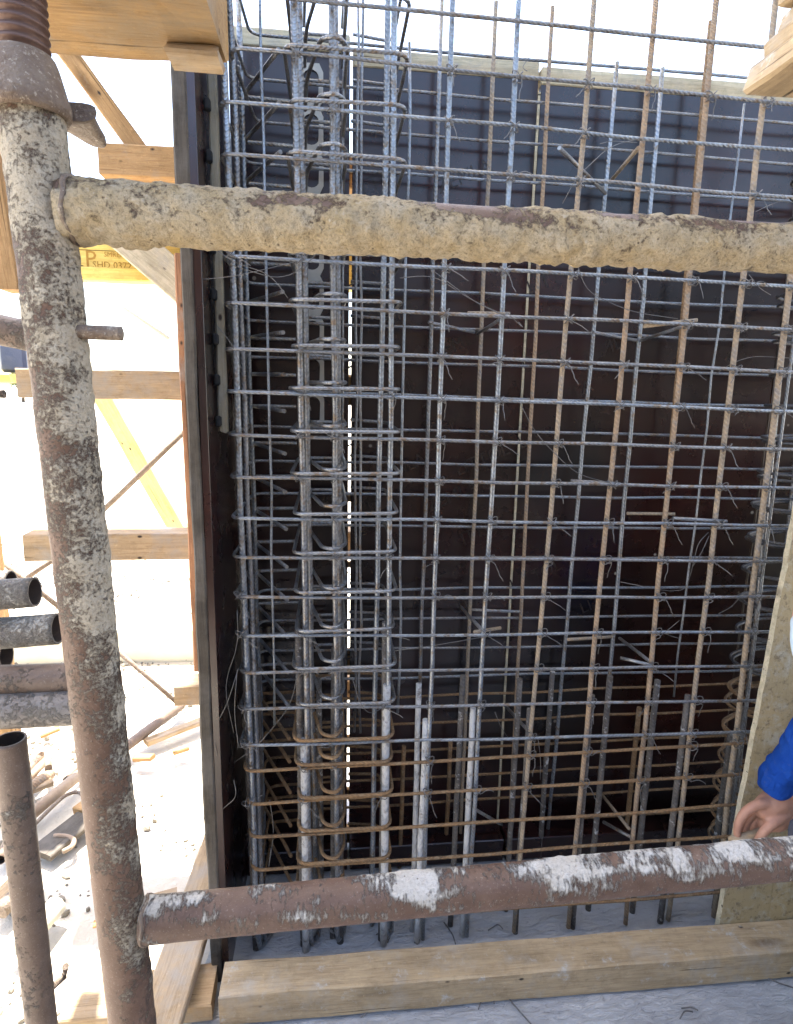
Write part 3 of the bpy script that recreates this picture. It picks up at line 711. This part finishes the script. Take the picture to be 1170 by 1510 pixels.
rod((40, 852), 1.25, (90, 818), 1.25, .011, M['jack'], 'short thin rod rising to the right over the stacked pipe ends')
rod((168, 955), 1.4, (268, 1042), 1.4, .011, M['jack'], 'thin rod sloping down to the right before the low pale concrete kerb')
rod((120, 410), 1.9, (250, 500), 1.9, .012, M['zinc'], 'pale sunlit thin rod under the yellow girder')
# things further back
o = box('concrete_kerb', (-4.5, 2.05, -.05), (-.55, 2.3, .16), M['conc'], None, .01); tag(o, 'low pale concrete kerb on the sunlit ground behind the formwork', 'kerb')
o = crust_pipe('ground_pipe', PZ(150, 1128, .03), PZ(268, 1040, .03), .022, M['pipe'], lambda t, d, q: .1, .001, hollow=True); tag(o, 'rusty brown pipe lying on the bright ground beside the kerb', 'pipe')
o = box('blue_crate', (-1.68, .9, 1.58), (-1.59, 1.2, 1.68), M['tarp'], None, .01)
q = P(24, 528, .9); o.location = (q.x+1.62, 0, q.z-1.63); tag(o, 'dark blue plastic crate on the orange timber at the left border', 'crate')
o = beam('shelf_timber', (P(-60, 549, 1.0).x, 1.05, P(20, 550, 1.0).z-.02), (P(44, 549, 1.0).x, 1.05, P(20, 550, 1.0).z-.02), .4, .03, M['yellow']); tag(o, 'orange-yellow timber shelf carrying the blue crate at the left border', 'timber')
o = beam('shelf_post', (P(-60, 549, 1.0).x, 1.05, -.05), (P(-60, 549, 1.0).x+.001, 1.05, P(20, 550, 1.0).z-.035), .08, .08, M['orange']); tag(o, 'timber post carrying the shelf beyond the left border', 'post')

# ------------------------------------------------------------------ shoring frame in the foreground
FY = -.73
tf = thing('shoring_frame', 'concrete-splashed steel shoring frame of round pipes in the foreground', 'shoring frame', (-.27, FY, 0))
top = P(46, 160, FY); mid = P(61, 300, FY); bot = P(183.5, 1400, FY); d = (bot-mid)/(bot.z-mid.z)
foot = bot+d*(0.0-bot.z)
def cpost(t, dd, q):
    z = q.z; base = .62 if z > 1.72 else (.62-.36*(1.72-z)/.5 if z > 1.22 else .26-.12*min(1, (1.22-z)/.4))
    base = max(base, .14)
    side = .30*dd.x-.03*dd.y if z > .9 else .26*dd.x
    if z > 1.62: side *= .3
    return base+side+.22*noise.noise(q*9)+.10*noise.noise(Vector((q.x*60, q.y*60, q.z*14)))
under(crust_pipe('post', foot, top, .0302, M['post'], cpost, .003, sides=48), tf)
def crail1(t, dd, q):
    return .66+.12*(-dd.z)-.55*max(0, noise.noise(Vector((q.x*9, dd.z*2+3, 1.3)))+.12)*max(0, dd.z+.45)*1.6-.25*max(0, noise.noise(Vector((q.x*28, dd.z*4+8, 4.3))))*max(0, dd.z+.6)
a = P(95, 310, FY); b = P(1165, 365.5, FY); dr = (b-a).normalized()
under(crust_pipe('upper_rail', a, a+dr*1.45, .0268, M['rail1'], crail1, .0062, sides=52, ds=.005, fade=lambda t: 1.14-.14*min(1, t*3.0)), tf)
def crail2(t, dd, q):
    n = noise.noise(Vector((q.x*13, 5.5, dd.z*1.5))); n2 = noise.noise(Vector((q.x*30, 2.5, dd.z*4)))
    return .12+.46*max(0, dd.z+.28)*(.75+1.3*n)+.34*n2*max(0, dd.z+.5)-.10*(dd.z < -.4)
a = P(212, 1357, FY); b = P(1165, 1266, FY); dr = (b-a).normalized()
under(crust_pipe('lower_rail', a, a+dr*1.4, .0290, M['rail2'], crail2, .0024, sides=48, ds=.005), tf)
xp2 = 1.13
under(crust_pipe('post', (xp2, FY, 0), (xp2, FY, top.z), .0325, M['post'], cpost, .003, sides=24, ds=.02), tf)
def weld(q, r1, axis):
    pts = [q+Vector((0, math.cos(a)*r1, math.sin(a)*r1))+Vector((0.002*math.sin(5*a), 0, 0)) for a in [2*math.pi*k/26 for k in range(26)]]
    return under(tube('weld_bead', pts, .0032, M['jack'], sides=6, closed=True), tf)
weld(P(110, 311, FY), .0330, 0); weld(P(217, 1356, FY), .0290, 0)
q0 = P(108, 489, FY-.01); q1 = P(182, 492, FY-.01)
under(tube('lock_pin', [q0, q0.lerp(q1, .5), q0.lerp(q1, .9), q0.lerp(q1, .97), q1], lambda t: .0078 if t < .8 else (.0066 if t < .97 else .0035), M['jack'], sides=14), tf)
# base plates
for qx in (foot, Vector((xp2, FY, 0))):
    under(box('base_plate', (qx.x-.06, FY-.06, .002), (qx.x+.06, FY+.06, .010), M['jack'], None, .002), tf)
# screw jack: threaded rod, bell-shaped nut with lug
tj = thing('screw_jack', 'rusty threaded screw jack with winged collar nut on top of the post', 'screw jack', (top.x, FY, top.z))
def lathe(name, prof, mat, c, sides=40, helix=0.0):
    bm = bmesh.new(); rings = []
    for (r, z) in prof:
        rings.append([bm.verts.new((c.x+r*math.cos(2*math.pi*k/sides), c.y+r*math.sin(2*math.pi*k/sides), c.z+z+helix*k/sides)) for k in range(sides)])
    for A, B in zip(rings, rings[1:]):
        for k in range(sides):
            f = bm.faces.new((A[k], A[(k+1) % sides], B[(k+1) % sides], B[k])); f.smooth = True
    bm.faces.new(rings[-1]); bm.faces.new(list(reversed(rings[0])))
    return link(name, finish(bm, name), mat)
c0 = P(40, 158, FY)
prof = []; z = -.05
while z < .41:
    prof += [(.0232, z), (.0262, z+.0020), (.0272, z+.0036), (.0262, z+.0056), (.0232, z+.0078)]; z += .0092
under(lathe('threaded_rod', prof, M['thread'], c0, 48), tj)
nutp = [(.0300, -.004), (.0385, -.006), (.0420, -.002), (.0425, .006), (.0405, .014), (.0365, .030), (.0335, .042), (.0310, .049), (.0285, .052), (.0265, .0525)]
under(lathe('collar_nut', nutp, M['jack'], c0+Vector((0, 0, -.004)), 48), tj)
# lug of the nut
lug0 = c0+Vector((.030, .020, .006)); lug1 = P(150, 214, FY+.115)
bm = bmesh.new(); rr = []
ax = (lug1-lug0); sd = ax.cross(Vector((0, 0, 1))).normalized(); upv = sd.cross(ax).normalized()
for i in range(11):
    t = i/10; c = lug0+ax*t; w = (.034-.024*t**.6)*(1 if t < .9 else (.85 if t < .99 else .45)); h = (.0095-.004*t)*(1 if t < .95 else .6)
    rr.append([bm.verts.new(c+sd*(w*math.copysign(abs(math.cos(a))**.6, math.cos(a)))+upv*(h*math.copysign(abs(math.sin(a))**.6, math.sin(a)))) for a in [2*math.pi*k/16 for k in range(16)]])
for A, B in zip(rr, rr[1:]):
    for k in range(16): f = bm.faces.new((A[k], A[(k+1) % 16], B[(k+1) % 16], B[k])); f.smooth = True
bm.faces.new(rr[0]); bm.faces.new(rr[-1]); bmesh.ops.recalc_face_normals(bm, faces=bm.faces)
under(link('handle_lug', finish(bm, 'lug'), M['jack']), tj)
zt = c0.z+.42
under(box('head_plate', (c0.x-.07, FY-.07, zt-.010), (c0.x+.07, FY+.07, zt-.001), M['jack'], None, .002), tj)
# timber carried by the jack
yb0, yb1 = -.698, -.545
zt = P(200, 89, yb1).z
xe = P(335, 97, yb1).x
o = beam('bearer_timber', (-2.0, (yb0+yb1)/2, zt+.07), (xe, (yb0+yb1)/2, zt+.07), yb1-yb0, .14, M['bearer'], jit=.007); tag(o, 'thick orange timber bearer resting on the screw jack at the top left', 'timber')
q = P(292, 98, -.565)
o = beam('wood_packer', (q.x-.033, -.575, zt-.006), (q.x+.030, -.575, zt-.006), .05, .012, M['pine']); tag(o, 'small light wood packer under the end of the bearer timber, above the panel', 'packer')

# ------------------------------------------------------------------ added unseen blockers: slab overhead stops the sun, wall and sheets darken reflections
td = thing('sun_blocker', 'added concrete slab high overhead, out of the picture, keeping the sun off the bay', 'sun blocker', (5, -1, 8.5))
under(box('blocker_slab', (-1.46, -2.6, 8.5), (4.4, 2.9, 8.9), M['conc'], None, .02), td)
for y in (-1.7, 2.0):
    under(box('blocker_girder', (-1.42, y-.25, 7.6), (4.4, y+.25, 8.499), M['conc'], None, .02), td)
for y in (-1.7, 2.0):
    under(box('blocker_column', (3.7, y-.3, -.05), (4.3, y+.3, 7.599), M['conc'], None, .02), td)
for k in range(4):
    o = box('dark_reflect_sheet', (-2.6+k*1.26, -5.5, -.02), (-2.6+k*1.26+1.25, -2.25, .003+.002*(k % 2)), M['film'], None, .001); tag(o, ['leftmost', 'second from left', 'third from left', 'rightmost'][k]+' added dark plywood sheet behind the camera, darkening the panel reflections', 'added dark sheet', 'added dark sheets behind the camera')  # added unseen, keeps bright ground out of the panel reflections
o = box('reflection_blocker', (-4.0, -6.0, -.05), (9.0, -5.6, 3.5), M['reflect_dark'], None, .02); tag(o, 'added dark wall behind the camera, darkening the panel reflections', 'wall')  # added unseen, gives the panels something dark to reflect

# plank stack poking in at the top right
pe = P(1099, 140, -.52); zz = pe.z
rnd = random.Random(21); offs = [0, .045, .075, .07, .06, .02]
for k in range(6):
    th = .030 if k else .036
    lab = ['lowest plank of the stack poking in at the top right corner, reaching furthest left', 'second plank from the bottom of the stack at the top right corner', 'third plank from the bottom of the stack at the top right corner', 'fourth plank from the bottom of the stack at the top right corner', 'fifth plank from the bottom of the stack at the top right corner', 'top plank of the stack at the top right corner'][k]
    y1 = -.52-offs[k]*.4
    o = beam('stacked_plank', (pe.x+.115+rnd.uniform(-.006, .006)+offs[k]*.25, -2.6, zz+th/2), (pe.x+.115+rnd.uniform(-.006, .006)+offs[k]*.25, y1, zz+th/2), .23, th-.002, M['cementwood'], jit=.009)
    tag(o, lab, 'plank', 'planks stacked overhead'); zz += th
o = beam('stack_bearer', (.4, -1.9, pe.z-.05), (2.2, -1.9, pe.z-.05), .10, .098, M['orange']); tag(o, 'timber bearer carrying the plank stack behind the camera', 'timber')
for x in (.5, 2.1):
    o = beam('bearer_post', (x, -1.9, .0), (x, -1.9, pe.z-.1), .1, .1, M['pine']); tag(o, 'timber post under the plank stack bearer %s' % ('near the camera' if x < 1 else 'far to the right'), 'post')

# ------------------------------------------------------------------ stored pipes at the left
def pipe(a, b, Y, r, mat, label, hollow=True, cf=.3, Yb=None, ext=1.2, amp=.0015):
    A, B = P(*a, Y), P(*b, Yb if Yb is not None else Y); dd = (A-B).normalized()
    o = crust_pipe('steel_pipe', B, A+dd*ext, r, M[mat], lambda t, d, q: cf+.2*noise.noise(q*8), amp, hollow=hollow, sides=32, ds=.01)
    tag(o, label, 'pipe', 'stored scaffold pipes at the left'); return o
pipe((0, 877), (52, 873), -.45, .0245, 'pipeg', 'short grey pipe with round open end, topmost of the pipes beside the post', ext=.9)
pipe((0, 861), (17, 860), -.30, .0245, 'pipeg', 'pipe end half hidden behind the topmost grey pipe', ext=.9)
pipe((0, 934), (86, 927), -.46, .0255, 'pipeg', 'thick pale cement-covered pipe whose end touches the post', cf=.45, ext=.9)
pipe((-20, 968), (10, 966), -.40, .0245, 'pipe', 'dark open pipe end under the pale cement-covered pipe', ext=.9)
pipe((0, 1003), (150, 998), -.50, .0240, 'pipe', 'reddish brown pipe passing behind the post, above the mottled pipe', ext=.9)
pipe((0, 1048), (150, 1041), -.52, .0285, 'pipeg', 'mottled grey-brown pipe, lowest of the level pipes by the post', cf=.25, ext=.9)
pipe((-2, 486), (60, 499), -.45, .0225, 'pipe', 'brown pipe stub at the left border level with the lock pin', ext=.9, cf=.35)
pipe((-30, 581), (7, 581), -.4, .006, 'pipe', 'tiny steel pin end at the left border below the blue crate', hollow=False, ext=.5)
A = P(14, 1090, -.52); B = P(62, 1510, -.52); dd = (B-A)/(B.z-A.z); F = A+dd*(0-A.z)
o = crust_pipe('leaning_pipe', F, A, .0245, M['pipe'], lambda t, d, q: .12+.2*noise.noise(q*8), .0012, hollow=True, sides=36); tag(o, 'brown upright pipe with open top end at the lower left', 'pipe')
q = P(95, 1440, -.45); o = tube('steel_pin', [P(78, 1455, -.5), q, P(97, 1425, -.47)], .006, M['jack'], sides=10); tag(o, 'short steel pin sticking out beside the upright pipe', 'pin')
tr = thing('pipe_rack', 'steel rack post holding the stored pipes beyond the left border', 'rack', (-1.25, -.42, 0))
for x in (-1.30, -1.55):
    under(crust_pipe('rack_post', (x, -.36, -.03), (x, -.36, 1.75), .024, M['pipe'], lambda t, d, q: .2, .001, sides=16, ds=.05), tr)
for z in (.98, 1.06, 1.13, 1.2, 1.66):
    under(box('rack_arm', (-1.6, -.6, z-.04), (-1.26, -.30, z-.03), M['jack'], None, .002), tr)
under(box('rack_foot', (-1.75, -.6, -.03), (-1.2, -.1, .0), M['jack'], None, .002), tr)

# litter on the ground at the lower left
def glit(a, b, r, label, mat='jack', hook=False, z=.02):
    A, B = PZ(*a, z), PZ(*b, z); pts = [A, (A+B)/2+Vector((0, 0, .003)), B]
    if hook:
        d = (B-A).normalized(); n = Vector((-d.y, d.x, 0)); pts += [B+d*.03-n*.012, B+d*.04-n*.045, B+d*.02-n*.07]
        pts = fillet(pts, .03, 5)
    o = tube('scrap_bar', pts, r, M[mat], sides=10); tag(o, label, 'scrap steel', 'scrap steel on the ground')
glit((30, 1215), (118, 1142), .022, 'thick rusty bar on the ground passing behind the upright pipe', 'scrap')
glit((42, 1226), (92, 1176), .007, 'bent thin rusty bar with hooked end lying beside the thick rusty bar', 'jack', True)
glit((80, 1233), (101, 1234), .008, 'small hook shaped scrap bar on the sunlit ground', 'scrap', True)
glit((40, 1152), (72, 1118), .016, 'threaded stub with a cross head lying on the ground', 'scrap')
glit((70, 1098), (72, 1132), .014, 'short upright stub head of scrap beside the threaded stub', 'scrap', z=.05)
glit((42, 1165), (76, 1140), .022, 'pale timber-coloured round offcut in the rubble', 'rust')
glit((30, 1400), (84, 1335), .03, 'rounded cement-caked bar end behind the upright pipe', 'conc')
glit((0, 1345), (24, 1322), .025, 'rusty pipe offcut at the left border on the ground', 'jack')
for i, (x, y, s, lab) in enumerate(((116, 1190, .05, 'orange timber offcut on the ground just left of the post'), (200, 1118, .035, 'small orange wood chip right of the post on the ground'), (140, 1362, .022, 'tiny orange chip in the rubble left of the post'), (255, 1110, .03, 'pale splinter of wood on the bright ground'), (60, 1085, .03, 'flat wood scrap below the mottled pipe'))):
    q = PZ(x, y, .01); o = beam('wood_offcut', q, q+Vector((s*2.2, s*(i-2)*.6, .012)), s, s*.6, M['orange']); tag(o, lab, 'offcut', 'wood offcuts on the ground')

for i, (a, b, r, mt, lab) in enumerate((((-5, 1190), (58, 1120), .020, 'pipe', 'thin brown pipe crossing the scrap heap behind the upright pipe'), ((0, 1268), (40, 1190), .018, 'pipe', 'brown pipe half hidden by the upright pipe near the left border'),
        ((96, 1150), (150, 1098), .010, 'jack', 'thin straight rod on the ground left of the post'), ((28, 1140), (66, 1108), .012, 'scrap', 'short rusty rod behind the upright pipe top'), ((225, 1075), (262, 1052), .006, 'jack', 'thin wire rod on the bright rubble right of the post'))):
    A, B = PZ(*a, .02), PZ(*b, .02)
    o = crust_pipe('scrap_pipe', A, B, r, M['pipe'] if mt == 'pipe' else M[mt], lambda t, d, q: .25, .001, hollow=r > .015, sides=18, ds=.03); tag(o, lab, 'scrap steel', 'scrap steel on the ground')
for i, (a, b, w, lab) in enumerate((((0, 1180), (75, 1150), .07, 'short pale plank lying among the scrap at the left border'), ((60, 1260), (128, 1205), .10, 'grey flat plank standing in for the scrap shadow left of the post'), ((0, 1330), (30, 1300), .08, 'broad plank end at the left border near the upright pipe'), ((215, 1095), (300, 1062), .05, 'thin pale lath on the rubble beside the panel'), ((180, 1345), (262, 1322), .06, 'thin board on the ground behind the lower rail'))):
    A, B = PZ(*a, .01), PZ(*b, .012); o = beam('ground_plank', A, B, w, .022, M['pine'] if i != 1 else M['greywood']); tag(o, lab, 'plank', 'planks on the ground')  # the grey one stands in for a shadow on the ground

# loose wire offcuts lying on the slab before the beam and between the bar feet
for i, (pts, lab) in enumerate((([(718, 1452), (712, 1470), (706, 1488)], 'short dark wire offcut under the front edge of the beam'), ([(722, 1455), (728, 1470), (729, 1480)], 'thin wire offcut beside the short dark one before the beam'), ([(738, 1452), (752, 1475), (785, 1512)], 'long dark wire curling across the slab at the bottom centre'),
        ([(1110, 1430), (1140, 1447), (1175, 1458)], 'dark wire running to the right border on the slab'), ([(1003, 1502), (1010, 1490), (1022, 1492)], 'small bent wire at the lower border right of centre'), ([(1005, 1487), (1020, 1485), (1030, 1490)], 'tiny hooked wire on the slab near the lower right'), ([(532, 1500), (560, 1480), (580, 1490)], 'wire offcut in the lower centre of the slab'),
        ([(555, 1378), (580, 1368), (572, 1390)], 'curled wire on the slab between the column bar feet'), ([(720, 1372), (735, 1362), (742, 1370)], 'curled wire on the slab between the middle bar feet'), ([(655, 1360), (668, 1378), (672, 1392)], 'dark short rod leaning on the slab among the bar feet'))):
    q = [PZ(x, y, .008) for x, y in pts]; o = tube('wire_offcut', fillet(q, .03, 5), .0018, M['wire'], sides=6); tag(o, lab, 'wire', 'wire offcuts on the slab')

# a tree far away
def tree():
    q = PZ(45, 700, 0.0); d = (q-CAM).normalized(); q = Vector((CAM.x+d.x*60/d.y, CAM.y+60, -.05))
    t = thing('tree', 'tiny far-off green tree on the horizon left of the post', 'tree', q)
    o = tube('trunk', [(0, 0, -.1), (.05, 0, 1.0), (0, .1, 2.0)], lambda s: .16-.08*s, M['bark'], t)
    rn = random.Random(9); bm = bmesh.new()
    for k in range(900):
        a = Vector((rn.gauss(0, .5), rn.gauss(0, .5), rn.gauss(0, .42))); 
        if a.length > 1.2: continue
        c = Vector((0, 0, 2.1))+a*1.0; s = .1; R = Euler((rn.random()*6, rn.random()*6, rn.random()*6)).to_matrix()
        bm.faces.new([bm.verts.new(c+R @ Vector(v)*s) for v in ((-1, -.5, 0), (1, -.5, 0), (1, .5, 0), (-1, .5, 0))])
    link('crown', finish(bm, 'crown'), M['leaf'], t)
tree()

# ------------------------------------------------------------------ front shutter board being set by the worker
bt, bb = P(1168, 775, -.085), P(1060, 1348, -.085); dd = (bb-bt)/(bb.z-bt.z)
b0 = bt+dd*(.062-bt.z); b1 = bt+dd*(1.36-bt.z)
ax = (b1-b0).normalized(); sx = Vector((0, 1, 0)).cross(ax).normalized()
if sx.x < 0: sx = -sx
bm = bmesh.new(); n = 60
rowsv = []
for i in range(n+1):
    t = i/n; c = b0.lerp(b1, t); e = .004*noise.noise(Vector((t*14, 0, 0)))+.003*noise.noise(Vector((t*45, 3, 0)))
    rowsv.append([bm.verts.new(c+sx*e+Vector((0, -.009, 0))), bm.verts.new(c+sx*(e*.6)+Vector((0, .009, 0))), bm.verts.new(c+sx*.9+Vector((0, .009, 0))), bm.verts.new(c+sx*.9+Vector((0, -.009, 0)))])
for A, B in zip(rowsv, rowsv[1:]):
    for k in range(4): bm.faces.new((A[k], A[(k+1) % 4], B[(k+1) % 4], B[k]))
bm.faces.new(rowsv[0]); bm.faces.new(rowsv[-1]); bmesh.ops.recalc_face_normals(bm, faces=bm.faces)
o = link('shutter_board', finish(bm, 'board'), M['board'])
o.data.materials.append(M['plyedge'])
for p in o.data.polygons:
    if abs(p.normal.y) < .5: p.material_index = 1
tag(o, 'cement-stained yellowish plywood board leaning in front of the bars at the right', 'board')

# ------------------------------------------------------------------ the worker (arm and hand in view, the rest beyond the right border)
def skin_obj(name, chains, sub=1):
    """chains: lists of (point, radius); grown with a Skin modifier, then fused by a voxel remesh"""
    bm = bmesh.new()
    for ch in chains:
        pts = [Vector(p) for p, r in ch]; rad = [r for p, r in ch]
        # dense Catmull path
        path, rr = [], []
        for i in range(len(pts)-1):
            p0 = pts[max(0, i-1)]; p1 = pts[i]; p2 = pts[i+1]; p3 = pts[min(len(pts)-1, i+2)]
            m = 6
            for j in range(m):
                t = j/m
                path.append(.5*((2*p1)+(p2-p0)*t+(2*p0-5*p1+4*p2-p3)*t*t+(3*p1-p0-3*p2+p3)*t**3)); rr.append(rad[i]+(rad[i+1]-rad[i])*(t*t*(3-2*t)))
        path.append(pts[-1]); rr.append(rad[-1]); N = len(path)
        tube_bm(path, lambda s, rr=rr, N=N: rr[min(N-1, int(round(s*(N-1))))], 14, bm=bm)
        for c, r in ((path[0], rr[0]), (path[-1], rr[-1])):
            bmesh.ops.create_icosphere(bm, subdivisions=2, radius=r*.985, matrix=Matrix.Translation(c))
    me = finish(bm, name); return me
def remeshed(name, chains, vox, mat, parent, wrinkle=0.0, fold=None):
    me = skin_obj(name, chains); o = link(name, me, mat)
    md = o.modifiers.new('r', 'REMESH'); md.mode = 'VOXEL'; md.voxel_size = vox; md.use_smooth_shade = True
    ms = o.modifiers.new('s', 'SMOOTH'); ms.iterations = 4; ms.factor = .5
    dg = bpy.context.evaluated_depsgraph_get(); m2 = bpy.data.meshes.new_from_object(o.evaluated_get(dg))
    o.modifiers.clear(); o.data = m2
    if len(m2.materials) == 0: m2.materials.append(mat)
    if wrinkle:
        nr = [v.normal.copy() for v in m2.vertices]
        for v, nv in zip(m2.vertices, nr):
            v.co += nv*wrinkle*(.5*noise.fractal(v.co*16, .8, 2, 3)-abs(noise.noise(Vector((v.co.x*9-v.co.z*16, v.co.y*9, v.co.z*8))))+.4*abs(noise.noise(Vector((v.co.x*14+v.co.z*30, v.co.y*12, 2)))))
    if fold:
        fo, fa = fold; nr = [v.normal.copy() for v in m2.vertices]
        for v, nv in zip(m2.vertices, nr):
            d = (v.co-fo).dot(fa)
            if -.05 < d < .5 and v.co.x < 1.25:
                w = d*150+5*noise.noise(v.co*12)+nv.x*1.6
                v.co += nv*(.0042*(abs(math.sin(w*.5))-.6)*(.6+.8*noise.noise(v.co*9+Vector((5, 5, 5))))+(.003 if d < .022 else 0))
    m2.polygons.foreach_set('use_smooth', [True]*len(m2.polygons))
    return under(o, parent)
HY = -.17
wr = P(1165, 1172, HY+.0); kn = P(1118, 1193, HY-.01)
tw = thing('person', 'worker in a blue long-sleeved jacket gripping a wooden handle at the right border', 'person', (1.25, -.35, 0))
el = P(1235, 1035, HY-.08); sh = Vector((1.20, -.50, .95))
hand = []
hand.append([(el, .040), (el.lerp(wr, .55), .036), (wr, .030), (P(1146, 1180, HY), .034), (P(1128, 1192, HY), .030)])
hand.append([(P(1162, 1192, HY), .028), (P(1146, 1208, HY-.006), .030), (P(1130, 1214, HY-.004), .022)])
def fing(pts, r): hand.append([(P(x, y, Y), r*(1-.10*i)) for i, (x, y, Y) in enumerate(pts)])
fing([(1138, 1186, HY-.010), (1120, 1186, HY-.012), (1100, 1197, HY-.012), (1089, 1215, HY-.010), (1088, 1238, HY-.002), (1096, 1250, HY+.01)], .0150)
fing([(1136, 1190, HY+.012), (1116, 1190, HY+.012), (1098, 1204, HY+.012), (1090, 1226, HY+.014), (1096, 1246, HY+.02)], .0142)
fing([(1138, 1194, HY+.032), (1118, 1196, HY+.034), (1103, 1212, HY+.034), (1098, 1232, HY+.034), (1104, 1248, HY+.034)], .0132)
fing([(1142, 1200, HY+.048), (1126, 1204, HY+.052), (1113, 1218, HY+.052), (1110, 1234, HY+.05), (1114, 1246, HY+.048)], .0115)
fing([(1156, 1202, HY-.020), (1140, 1214, HY-.032), (1127, 1226, HY-.034), (1118, 1240, HY-.026)], .0150)
neck = Vector((1.09, -.44, .98)); hd = P(1240, 928, -.38); V = Vector
legs = [[(V((1.28, -.60, .36)), .12), (V((x0, -.56, .36)), .09), (V((x1, -.28, .50)), .06), (V((x2, -.44, .12)), .042), (V((x2, -.40, .05)), .035)] for x0, x1, x2 in ((1.20, 1.19, 1.22), (1.38, 1.46, 1.44))]
arm2 = [[(V((1.36, -.52, .92)), .06), (V((1.46, -.33, .72)), .042), (V((1.38, -.16, .80)), .028), (V((1.35, -.13, .86)), .030)]]+[[(V((1.335+.018*k, -.125, .86)), .011), (V((1.330+.019*k, -.115, .90)), .010), (V((1.326+.020*k, -.110, .925-.006*abs(k-1.4))), .009)] for k in range(4)]+[[(V((1.375, -.13, .83)), .013), (V((1.41, -.125, .86)), .011), (V((1.425, -.12, .885)), .010)]]
body = hand+legs+arm2+[[(el, .042), (sh, .06)], [(V((1.28, -.60, .36)), .14), (V((1.24, -.54, .58)), .14), (V((1.20, -.50, .80)), .14), (neck, .06), (hd+V((.02, -.02, -.08)), .06), (hd, .088), (hd+V((0, -.01, .05)), .088)],
 [(V((1.20, -.50, .95)), .07), (V((1.36, -.52, .92)), .07)],
 [(hd+V((0, .045, -.085)), .045), (hd+V((0, .05, -.04)), .05)], [(hd+V((0, .088, .0)), .012), (hd+V((0, .108, -.022)), .014)],
 [(hd+V((-.078, 0, .0)), .012), (hd+V((-.080, 0, -.018)), .012)], [(hd+V((.078, 0, .0)), .012), (hd+V((.080, 0, -.018)), .012)]]
ob = remeshed('body', body, .0042, M['skin'], tw)
cuff = P(1146, 1150, HY-.005)
jk = [[(cuff+(cuff-el).normalized()*.004, .044), (cuff, .041), (el.lerp(cuff, .7), .046), (el.lerp(cuff, .35), .054), (el, .058), (el.lerp(sh, .5), .066), (sh, .080)],
 [(V((1.29, -.61, .36)), .165), (V((1.24, -.54, .58)), .165), (V((1.20, -.50, .82)), .165), (V((1.13, -.46, .93)), .09)], [(V((1.20, -.50, .95)), .085), (V((1.36, -.52, .92)), .085)],
 [(V((1.36, -.52, .92)), .08), (V((1.46, -.33, .72)), .056), (V((1.39, -.175, .79)), .042)]]
remeshed('jacket', jk, .005, M['blue'], tw, .009, (cuff, (el-cuff).normalized()))
remeshed('trousers', [[(p, r+.018) for p, r in ch[:4]] for ch in legs], .008, M['denim'], tw, .006)
for x in (1.22, 1.44):
    remeshed('shoe', [[(V((x, -.47, .055)), .048), (V((x, -.38, .05)), .046), (V((x, -.31, .042)), .038)]], .006, M['greywood'], tw)
remeshed('hood', [[(hd+V((.02, -.04, -.11)), .085), (hd+V((0, -.028, -.02)), .106), (hd+V((0, -.03, .05)), .104), (hd+V((0, -.02, .07)), .095)]], .006, M['paleblue'], tw, .004)
for sx in (-1, 1):
    under(box('eye', (hd.x+sx*.032-.010, hd.y+.078, hd.z+.012), (hd.x+sx*.032+.010, hd.y+.0855, hd.z+.020), M['black'], None, .003), tw)
under(box('mouth', (hd.x-.022, hd.y+.088, hd.z-.066), (hd.x+.022, hd.y+.0945, hd.z-.061), M['thread'], None, .002), tw)
# wooden handle in the fist
q0 = P(1078, 1241, HY-.008); q1 = P(1180, 1208, HY-.004)
o = tube('wooden_handle', [q0, q0.lerp(q1, .3), q0.lerp(q1, .7), q1], lambda t: .0125-.002*math.sin(t*3), M['pine'], sides=14); tag(o, 'wooden tool handle held in the worker\'s fist', 'handle')
